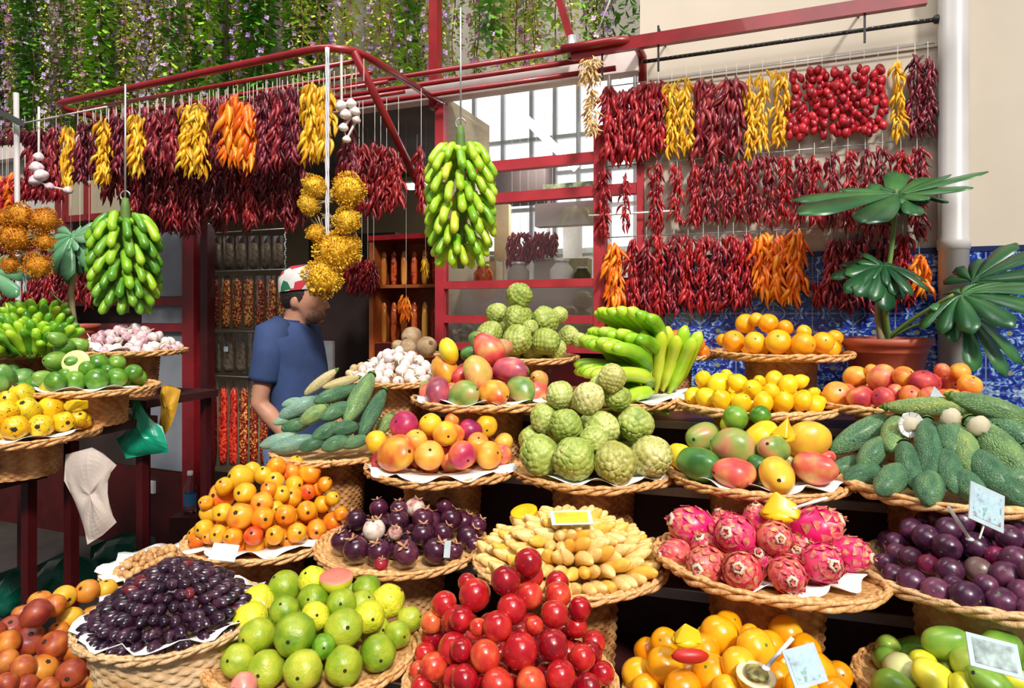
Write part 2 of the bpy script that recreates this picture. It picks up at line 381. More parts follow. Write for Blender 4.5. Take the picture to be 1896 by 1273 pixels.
# the three long rails in front of the shop, rack to right corner
rails3 = [((205, 196), (1062, 92)), ((300, 212), (1100, 108)), ((420, 219), (1140, 126))]
for k, ((u0, v0), (u1, v1)) in enumerate(rails3):
    c = CW-.12-.0*k; z = LZ(u1, v1, c); a = PW(430+k*35, v0, c); b = PW(u1, v1, c); a.z = b.z = z
    rail('red_rail', [a, b], .013, M['red_paint'], ['upper', 'middle', 'lower'][k]+' of three long thin red rails crossing before the shop roof')
p0 = PW(1060, 88, CW-.25); z = p0.z
e0 = PW(1040, 96, CW-.25); e0.z = z; e1 = PW(1172, 96, CW-.25); e1.z = z; e2 = e1-NW*.22; e2.z = z
o = rail('rounded_rail_end', [e0]+corner(e0, e1, e2, rad=.11)+[e2, e2+Vector((0, 0, -.12))], .02, M['red_paint'], 'rounded red rail end above the dried chillies')
# flat red bar on the cream wall
ba = PW(1058, 84, CW-.22); bb = PW(1716, 12, CW-.22); ba.z = bb.z = (ba.z+bb.z)/2
mb = MB(); mb.bar(ba, bb, .03, .055); o = tag(mb.build('flat_red_bar', M['red_paint']), 'long flat red bar fixed high along the cream wall', 'bar')
mb = MB()
for u_ in (1115, 1219, 1601):
    c = PW(u_, 60, CW-.22); c.z = ba.z; mb.bar(c+Vector((0, 0, .06)), c-Vector((0, 0, .14)), .008)
    mb.bar(c+Vector((0, 0, .05)), c+Vector((0, 0, .05))-NW*.205, .008)
mb.build('hanger', M['black'], o)
ra = PW(1190, 105, CW-.07); rb = PW(1735, 47, CW-.07); ra.z = rb.z = (ra.z+rb.z)/2
mb = MB(); mb.tube([ra, rb], .009, 8); o = tag(mb.build('curtain_rod', M['black'], None, True), 'thin black twisted rod under the flat red bar', 'rod')
mb = MB(); mb.blob(rb, (.018, .018, .018), 10, 6)
mb.build('rod_knob', M['black'], o, True)
mb = MB(); mb.tube([ra+(rb-ra)*(i/160)+Vector((0, 0, .006*math.sin(i*2)))+NW*(.006*math.cos(i*2)) for i in range(161)], .004, 5); mb.build('wire_wrap', M['alu'], o, True)
# posts going up
mb = MB(); a = PW(806, 215, CW-.02); mb.bar((a.x, a.y, LZ(806, 205)), (a.x, a.y, 4.6), .055, .05); tag(mb.build('red_post', M['red_paint']), 'tall square red post rising in front of the flowering vines', 'post')
mb = MB(); a = PW(1060, 80, CW-.2); b = PW(1018, -60, CW-.2); mb.bar(a, b, .04, .03); tag(mb.build('slanting_red_strut', M['red_paint']), 'slanting red strut reaching the end of the flat red bar', 'strut')
mb = MB(); a = PW(1060, 88, CW-.2); mb.lathe([(.02, -.05), (.026, -.05), (.026, .05), (.02, .05)], 12, a); tag(mb.build('rail_coupling', M['alu'], None, True), 'grey pipe coupling where the slanting strut meets the rails', 'coupling')
mb = MB(); a = PW(48, 232, 2.5); b = PW(-60, 180, 2.3); mb.bar(a, b, .035, .03); tag(mb.build('dark_bar', M['black']), 'dark slanting bar at the left edge above the chillies', 'bar')
mb = MB(); a = PW(45, 228, 2.45); b = PW(205, 196, 2.6); mb.tube([a, b], .005, 6); tag(mb.build('pale_rope', M['string'], None, True), 'pale rope stretched from the dark bar to the red rack', 'rope')
a = PW(30, 240, 2.5); b = PW(42, 560, 2.5)
mb = MB(); mb.tube([(a.x, a.y, ZR+.1), (a.x+.03, a.y, 0)], .014, 8); tag(mb.build('grey_pole', M['pipe'], None, True), 'thin grey pole behind the orange flower bunches', 'pole')
a = PW(755, 346, 3.9)
mb = MB(); mb.bar(a, a+DW*.13, .05, .03); o = mb.build('fluorescent_lamp', M['lamp_glow']); tag(o, 'short glowing fluorescent lamp hanging inside the dim shop', 'lamp')
mb = MB(); mb.bar(a+Vector((0, 0, .022)), a+DW*.13+Vector((0, 0, .022)), .06, .012); mb.tube([a+DW*.06+Vector((0, 0, .02)), Vector((a.x+.06, a.y, zr))], .004, 6); mb.build('lamp_housing', M['white_metal'], o)

# ---------------------------------------------------------------- tiered stall
AS = math.atan(.3); CS = math.cos(AS)
def stepbox(name, x0, x1, y0, y1, z, zb, label):
    mb = MB(); mb.box(((x0+x1)/2, (y0+y1)/2*CS, (z+zb)/2), (x1-x0, (y1-y0)*CS, z-zb))
    o = mb.build(name, M['step']); o.rotation_euler = (0, 0, -AS); tag(o, label, 'step')
    t = MB(); t.box(((x0+x1)/2, y0*CS-.004, z-.012), (x1-x0, .008, .026)); t.build('edge_trim', M['alu'], o)
    return o
YS = [(.93, 1.48, .56), (1.48, 1.90, .66), (1.90, 2.20, .80), (2.20, 2.58, 1.0), (2.58, 2.95, 1.15)]
XS = [(-1.32, 1.15), (-1.56, 1.2), (-1.42, 1.2), (-1.42, 1.2), (-1.40, 1.2)]
nm = ['front lowest', 'second', 'third', 'fourth', 'highest rear']
for k in range(5):
    y0, y1, z = YS[k]; x0, x1 = XS[k]
    stepbox('stall_step', x0, x1, y0, y1-.002, z, 0, nm[k]+' dark stained step of the fruit stall')
# ---------------------------------------------------------------- wicker stands
def rim_mesh():
    mb = MB(); n = 150
    for k in range(3):
        pts = []
        for i in range(n):
            a = 2*math.pi*i/n; ph = 11*a+2*math.pi*k/3
            rr_ = 1+.034*math.cos(ph); z = .028*math.sin(ph)+.014*math.sin(5*a+k)
            pts.append((rr_*math.cos(a), rr_*math.sin(a), z))
        mb.tube(pts, .027, 7, closed=True)
    # outer slanting strands
    for k in range(30):
        a0 = 2*math.pi*k/30; pts = []
        for i in range(9):
            t = i/8; a = a0+t*.62; r_ = 1.045-.20*abs(t-.35)**1.4; z = .05*math.sin(math.pi*t)-.075*(t*t)
            pts.append((r_*math.cos(a), r_*math.sin(a), z))
        mb.tube(pts, [.008]+[.019]*7+[.008], 6)
    return mb.mesh('braided_rim')
def dish_mesh():
    mb = MB(); prof = [(0.001, -.035), (.3, -.034), (.6, -.03), (.8, -.02), (.93, .0), (.98, .015), (.99, -.02), (.93, -.055), (.8, -.075), (.5, -.085), (0.001, -.09)]
    mb.lathe(prof, 64, fn=lambda a, r, z: r*(1+.012*math.cos(40*a)) if r > .5 else r); return mb.mesh('dish')
RIM, DISH = rim_mesh(), dish_mesh()
def pedestal_mesh(r0, r1, h, rows):
    """woven cane drum: weavers going over and under the stakes"""
    mb = MB(); n = 88; stakes = 22; prof = []; vv = []; fs = []
    per = 4; tot = rows*per
    for i in range(tot+1):
        t = i/tot; row = i//per; q = (i % per)/per; z = -h*t; r = r0+(r1-r0)*t; bul = math.sin(math.pi*q)*.5+.5
        for k in range(n):
            a = 2*math.pi*k/n; w = math.cos(stakes*a+(row % 2)*math.pi)
            vv.append(((r+.0042*w*bul+.0022*bul)*math.cos(a), (r+.0042*w*bul+.0022*bul)*math.sin(a), z))
    for i in range(tot):
        for k in range(n):
            k2 = (k+1) % n; fs.append((i*n+k, (i+1)*n+k, (i+1)*n+k2, i*n+k2))
    mb.add(vv, fs); mb.v += []; mb.f.append(tuple(range(n))[::-1]); mb.f.append(tuple(tot*n+k for k in range(n))); mb.m += [0, 0]
    return mb.mesh('pedestal')
class Tray: pass
TR = {}
STEPZ = [y[2] for y in YS]
def stand(key, uc, vc, w, Y, base, label, mat='wicker', ped=(.52, .46), tilt=0.0, ph=None, name='wicker_stand'):
    t = Tray(); t.c = P(uc, vc, Y); t.r = w/2*Y/F; t.base = base; t.key = key
    e = empty(name, (t.c.x, t.c.y, base), label, 'stand')
    zt = t.c.z-base
    a = rnd.random()*6
    o = ob('rim', RIM, M[mat], e, (0, 0, zt), (0, R(tilt), a), t.r)
    ob('dish', DISH, M[mat], e, (0, 0, zt), (0, R(tilt), a), t.r)
    h = zt-.03*t.r*2; me = pedestal_mesh(t.r*ped[0], t.r*ped[1], h, max(6, int(h/.011)))
    me.materials.append(M['wicker_brown'] if mat != 'wicker_pale' else M['wicker_pale']); ob('pedestal', me, None, e, (0, 0, h), (0, 0, a))
    t.z0 = t.c.z-.030*t.r; t.e = e; t.tilt = tilt; TR[key] = t
    return t
S = STEPZ
stand('orange', 1445, 655, 236, 2.50, S[4], 'wicker stand under the oranges, beside the terracotta pot')
stand('lemon', 1397, 750, 272, 2.12, S[3], 'wicker stand under the lemons, in front of the orange stand')
stand('peach', 1672, 748, 296, 2.05, S[3], 'wicker stand under the red peaches before the terracotta pot')
stand('tanger', 1236, 658, 165, 2.75, S[4], 'wicker stand holding the small tangerines by the tiles')
stand('cheriback', 968, 662, 200, 2.78, S[4], 'wicker stand under the topmost custard apples by the window')
stand('mangomid', 900, 738, 262, 2.38, S[3], 'wicker stand under the mangoes left of the green bananas')
stand('banana', 1135, 735, 262, 2.34, S[3], 'wicker stand under the loose green banana hands')
stand('garlic', 735, 704, 180, 2.55, S[3], 'wicker stand under the white garlic left of the mangoes')
stand('kiwi', 775, 655, 110, 2.84, S[4], 'small wicker stand under the brown kiwis')
stand('cheri', 1098, 868, 288, 2.00, S[2], 'wicker stand under the big centre custard apple pile')
stand('mangor', 1400, 878, 312, 1.86, S[2], 'wicker stand under the red and green mangoes, centre right')
stand('monstr', 1765, 890, 412, 1.72, S[2], 'wicker stand under the long green fruits at the right edge')
stand('peachm', 820, 862, 272, 2.06, S[2], 'wicker stand under the mixed peaches and mangoes, mid left')
stand('monstl', 618, 834, 215, 2.20, S[2], 'wicker stand under the long green fruits by the man')
stand('dragon', 1418, 1042, 388, 1.52, S[1], 'wide wicker stand under the pink dragon fruits', 'wicker', tilt=4)
stand('passion', 1815, 1068, 408, 1.45, S[1], 'wide wicker stand under the dark purple passion fruits', 'wicker_pale', tilt=3)
stand('finger', 1055, 1036, 342, 1.64, S[1], 'wicker stand under the small pale yellow finger fruits')
stand('mangost', 745, 1006, 300, 1.80, S[1], 'wicker stand under the dark mangosteens')
stand('loquat', 490, 992, 268, 1.93, S[1], 'wicker stand under the small orange papaya heap')
stand('guava', 585, 1190, 378, 1.40, S[0], 'wicker stand under the lime green guavas')
stand('tomato', 945, 1262, 380, 1.28, S[0], 'wicker stand under the tall red fruit pyramid')
stand('orangef', 1372, 1296, 412, 1.27, S[0], 'wicker stand under the front orange passion fruits')
stand('mangof', 1800, 1290, 380, 1.27, S[0], 'wicker stand under the green mangoes in the bottom right corner')
stand('date', 325, 1140, 312, 1.38, S[0], 'pale tapering wicker basket heaped with black plums', 'wicker_pale', ped=(.90, .55), name='wicker_basket')
# nuts: shallow paper-lined tray, peaches in a crate: bottom left
stand('nut', 303, 1050, 196, 1.90, S[1], 'small stand under the paper-lined tray of nuts')
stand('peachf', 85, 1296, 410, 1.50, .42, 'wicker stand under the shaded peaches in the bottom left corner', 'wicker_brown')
# left display
stand('bananal', 25, 655, 190, 2.72, 1.22, 'wicker stand under the stubby green bananas at the left edge')
stand('garlicl', 240, 650, 186, 2.62, 1.22, 'wicker stand under the pinkish garlic heap')
stand('avocado', 165, 718, 222, 2.24, 1.17, 'wicker stand under the avocados and limes', 'wicker', ped=(.56, .54))
stand('papaya', 35, 804, 250, 2.02, 1.05, 'wicker stand under the yellow star fruits at the left edge', 'wicker', ped=(.52, .50))
stand('mangol', -20, 735, 180, 2.32, 1.17, 'wicker stand under the half-hidden mangoes at the left edge')
mb = MB()
def mkstand():
    o = empty('display_table', (-1.7, 2.3, 0), 'dark red tiered table carrying the left fruit stands', 'table', rz=-AS)
    for k, (x, y, w, d, z) in enumerate(((-.32, .43, 1.15, .38, 1.22), (-.10, .05, .86, .34, 1.17), (-.08, -.28, .66, .28, 1.05))):
        b = MB(); b.box((x, y, z-.015), (w, d, .03)); b.build('board', M['step'], o)
        for sx in (-1, 1):
            for sy in (-1, 1):
                b = MB(); b.box((x+sx*(w/2-.04), y+sy*(d/2-.03), (z-.03)/2), (.03, .03, z-.03)); b.build('leg', M['dark_red'], o)
    return o
mkstand()
mb = MB(); mb.box((0, 0, .21), (.26, .26, .42)); o = mb.build('low_crate', M['step'], None); o.location = (TR['peachf'].c.x, 1.5, 0); o.rotation_euler.z = -AS; tag(o, 'low dark crate under the shaded peaches', 'crate')

# ---------------------------------------------------------------- fruit shapes (unit half-width 1, z is the stalk axis)
def sh(name, fn=None, r=(1, 1, 1), nu=24, nv=16, warp=None):
    mb = MB(); mb.blob((0, 0, 0), r, nu, nv, fn)
    if warp: mb.v = [warp(Vector(v)) for v in mb.v]
    return mb.mesh(name)
def nz(d, s, a, o=0): return a*noise.noise(Vector((d.x*s+o, d.y*s+o*1.3, d.z*s-o)))
def dimp(d, k=.10): return 1-k*max(0, d.z-.80)/.2-k*.6*max(0, -d.z-.88)/.12
SH = {}
SH['round'] = [sh('round%d' % i, lambda d, i=i: dimp(d, .06)*(1+nz(d, 1.3, .03, i*7)), (1, 1, .97)) for i in range(2)]
SH['guava'] = [sh('guava%d' % i, lambda d, i=i: (1+nz(d, 1.6, .09, i*5))*(1+.05*d.z)*dimp(d, .05), (1, 1, 1.05)) for i in range(3)]
def mangowarp(v): return Vector((v.x+.12*v.z*v.z, v.y, v.z+.10*v.x))
SH['mango'] = [sh('mango%d' % i, lambda d, i=i: 1+nz(d, 1.2, .08, i*9), (1, .86, 1.22), warp=mangowarp) for i in range(3)]
SH['peach'] = [sh('peach%d' % i, lambda d, i=i: dimp(d, .14)*(1-.05*math.exp(-(math.atan2(d.y, d.x)/.18)**2)*(1-abs(d.z)))*(1+nz(d, 1.2, .04, i*3)), (1, 1, .94)) for i in range(2)]
SH['tomato'] = [sh('plum%d' % i, lambda d, i=i: dimp(d, .05)*(1+nz(d, 1.1, .03, i*3)), (1, 1, 1.06)) for i in range(2)]
SH['lemon'] = [sh('lemon%d' % i, lambda d, i=i: (1+.14*max(0, abs(d.z)-.86)/.14+nz(d, 2, .04, i)), (1, 1, 1.12)) for i in range(2)]
SH['papaya'] = [sh('papaya%d' % i, lambda d, i=i: (1+.045*math.cos(5*math.atan2(d.y, d.x))*(1-d.z*d.z))*dimp(d, .1)*(1+nz(d, 1.5, .05, i)), (1, 1, 1.18)) for i in range(2)]
SH['avocado'] = [sh('avocado%d' % i, lambda d, i=i: 1+nz(d, 1.5, .04, i), (1, 1, 1.3), warp=lambda v: Vector((v.x*(1-.22*v.z/1.3), v.y*(1-.22*v.z/1.3), v.z))) for i in range(2)]
SH['kiwi'] = [sh('kiwi', lambda d: 1+nz(d, 1.5, .05), (1, 1, 1.25))]
SH['dateplum'] = [sh('dateplum%d' % i, lambda d, i=i: 1+nz(d, 2.2, .10, i*4), (1, 1, 1.75), 12, 9) for i in range(3)]
SH['finger'] = [sh('finger%d' % i, lambda d, i=i: 1+nz(d, 1.5, .08, i*4), (1, 1, 3.1), 12, 10, warp=lambda v, i=i: Vector((v.x+.07*(i-.5)*v.z*v.z, v.y, v.z))) for i in range(3)]
def cheri(i):
    pts = []; rs = random.Random(i)
    n = 105
    for k in range(n):
        z = 1-2*(k+.5)/n; a = k*2.399963; q = math.sqrt(1-z*z); pts.append(Vector((q*math.cos(a), q*math.sin(a), z)))
    def fn(d):
        ds = sorted(((d-p).length_squared for p in pts))[:2]; e = math.sqrt(ds[1])-math.sqrt(ds[0])
        return (1+nz(d, 1.2, .14, i*3))*(.925+.105*min(1, e/.09))*(1+.06*d.z-.02)
    return sh('custard_apple%d' % i, fn, (1, 1, 1.06), 64, 46)
SH['cheri'] = [cheri(i) for i in range(3)]
def mons(i):
    def fn(d): return 1+nz(d, 2, .03, i)
    def wp(v):
        z = v.z; taper = 1-.10*abs(z)**2
        return Vector((v.x*taper+(.16 if i == 1 else .06)*z*z*.5, v.y*taper, z))
    mb = MB(); mb.blob((0, 0, 0), (1, 1, 1), 26, 30, fn)
    mb.v = [wp(Vector(v)) for v in mb.v]
    out = []
    for v in mb.v:
        a = math.atan2(v.y, v.x); r = math.hypot(v.x, v.y); b = 1+.03*math.cos(9*a+14*v.z)*math.cos(9*a-14*v.z) if r > .2 else 1
        out.append((v.x*b, v.y*b, v.z))
    mb.v = out; return mb.mesh('long_fruit%d' % i)
SH['long'] = [mons(i) for i in range(2)]
def garlic(i):
    def fn(d): return (1+.07*abs(math.cos(3*math.atan2(d.y, d.x)))*(1-d.z*d.z))
    return sh('garlic%d' % i, fn, (1, 1, .8), 18, 12, warp=lambda v: Vector((v.x*(1-.3*max(0, v.z)), v.y*(1-.3*max(0, v.z)), v.z+.25*max(0, v.z)**2)))
SH['garlic'] = [garlic(0)]
SH['dragon'] = [sh('dragon%d' % i, lambda d, i=i: 1+nz(d, 1.4, .08, i*3), (1, 1, 1.18)) for i in range(2)]
SH['nut'] = [sh('nut', lambda d: 1+nz(d, 2.5, .2), (1, 1, 1.2), 8, 6)]
# parts
def disc(name, r, z, star=0, h=.05):
    mb = MB(); prof = [(r*.05, z+h*.4), (r*.6, z+h), (r, z+h*.2), (r*.9, z-h)]
    mb.lathe(prof, 10, fn=(lambda a, q, zz: q*(1+star*math.cos(5*a))) if star else None); return mb.mesh(name)
def calyx(name, n, r, z, lift=.15, w=.4):
    mb = MB()
    for k in range(n):
        a = 2*math.pi*k/n; c, s_ = math.cos(a), math.sin(a)
        pr = [(r*.1, 0, w*.3), (r*.6, lift*.6, w*.5), (r, lift, w*.06)]
        vv = []
        for q, hz, ww in pr:
            vv += [(q*c-ww*r*s_, q*s_+ww*r*c, z+hz*r), (q*c+ww*r*s_, q*s_-ww*r*c, z+hz*r), (q*c, q*s_, z+hz*r+.05*r)]
        mb.add(vv, [(0, 2, 5, 3), (2, 1, 4, 5), (3, 5, 8, 6), (5, 4, 7, 8), (1, 0, 3, 4), (4, 3, 6, 7)])
    mb.tube([(0, 0, z-.05), (0, 0, z+.2*r)], r*.18, 6); return mb.mesh(name)
def flaps(i):                                   # the leafy scales of a dragon fruit
    mb = MB(); rs = random.Random(i)
    for ring in range(6):
        th = .28+ring*.44; n = [5, 8, 10, 9, 7, 4][ring]
        for k in range(n):
            ph = 2*math.pi*(k+.5*(ring % 2))/n+rs.uniform(-.12, .12)
            d = Vector((math.sin(th)*math.cos(ph), math.sin(th)*math.sin(ph), math.cos(th))); base = Vector((d.x, d.y, d.z*1.18))*.97
            up = Vector((0, 0, 1)); up = (up-d*up.dot(d)).normalized(); side = d.cross(up).normalized()
            L = rs.uniform(.36, .52); cv = rs.uniform(.02, .22)+(.3 if ring == 0 else 0)
            vv = []
            for t, w in ((0, .27), (.5, .20), (1, .03)):
                p = base+up*L*t+d*(cv*L*t*t+.02)
                vv += [p-side*w, p+side*w, p+d*.045]
            mb.add(vv, [(0, 1, 4, 3), (3, 4, 7, 6)], 0 if ring > 4 else 0); mb.add(vv, [(0, 3, 5, 2), (2, 5, 4, 1), (3, 6, 8, 5), (5, 8, 7, 4)])
    return mb.mesh('scales%d' % i)
PT = {'dot': (disc('dot', .10, 0, .04, .035), 'stem_dark'), 'star': (disc('star_calyx', .17, 0, .10, .05), 'stem_dark'),
      'navel': (disc('navel', .09, 0, .2, .03), 'stem_green'), 'crown': (calyx('crown', 4, .58, -.02, .35, .55), 'cal'), 'scales': (flaps(1), 'flap')}
nk = MB(); nk.tube([(0, 0, -.35), (.03, 0, .05), (.1, .02, .55), (.2, .05, 1.0)], [.32, .16, .12, .09], 7); PT['neck'] = (nk.mesh('neck'), 'gneck')
PT['tip'] = (disc('tip', .22, 0, .1, .05), 'stem_brown'); PT['ptip'] = (disc('ptip', .20, 0, .12, .06), 'stem_dark'); PT['mdot'] = (disc('mdot', .10, 0, 0, .03), 'stem_dark')
PT['withered'] = (calyx('withered', 7, .42, 1.08, .7, .14), 'witherm')
M['cal'] = simple('dry_calyx', (.50, .24, .14), .7, nscale=4, namt=.4); M['gneck'] = simple('garlic_neck', (.66, .55, .42), .7, nscale=5)
M['witherm'] = simple('withered_flower', (.30, .20, .08), .8, nscale=5, namt=.5)
M['flap'] = fm('dragon_scale', [(.25, (.60, .02, .12)), (.5, (.72, .16, .14)), (.75, (.62, .42, .14))], 4, 1.0, .1, .45)
BE1 = disc('blossom_end', .32, .03, .12, .08); BE2 = disc('blossom_hole', .16, .11, .2, .03); M['peel_ring'] = simple('pale_blossom_end', (.72, .55, .38), .6, nscale=6, namt=.3)
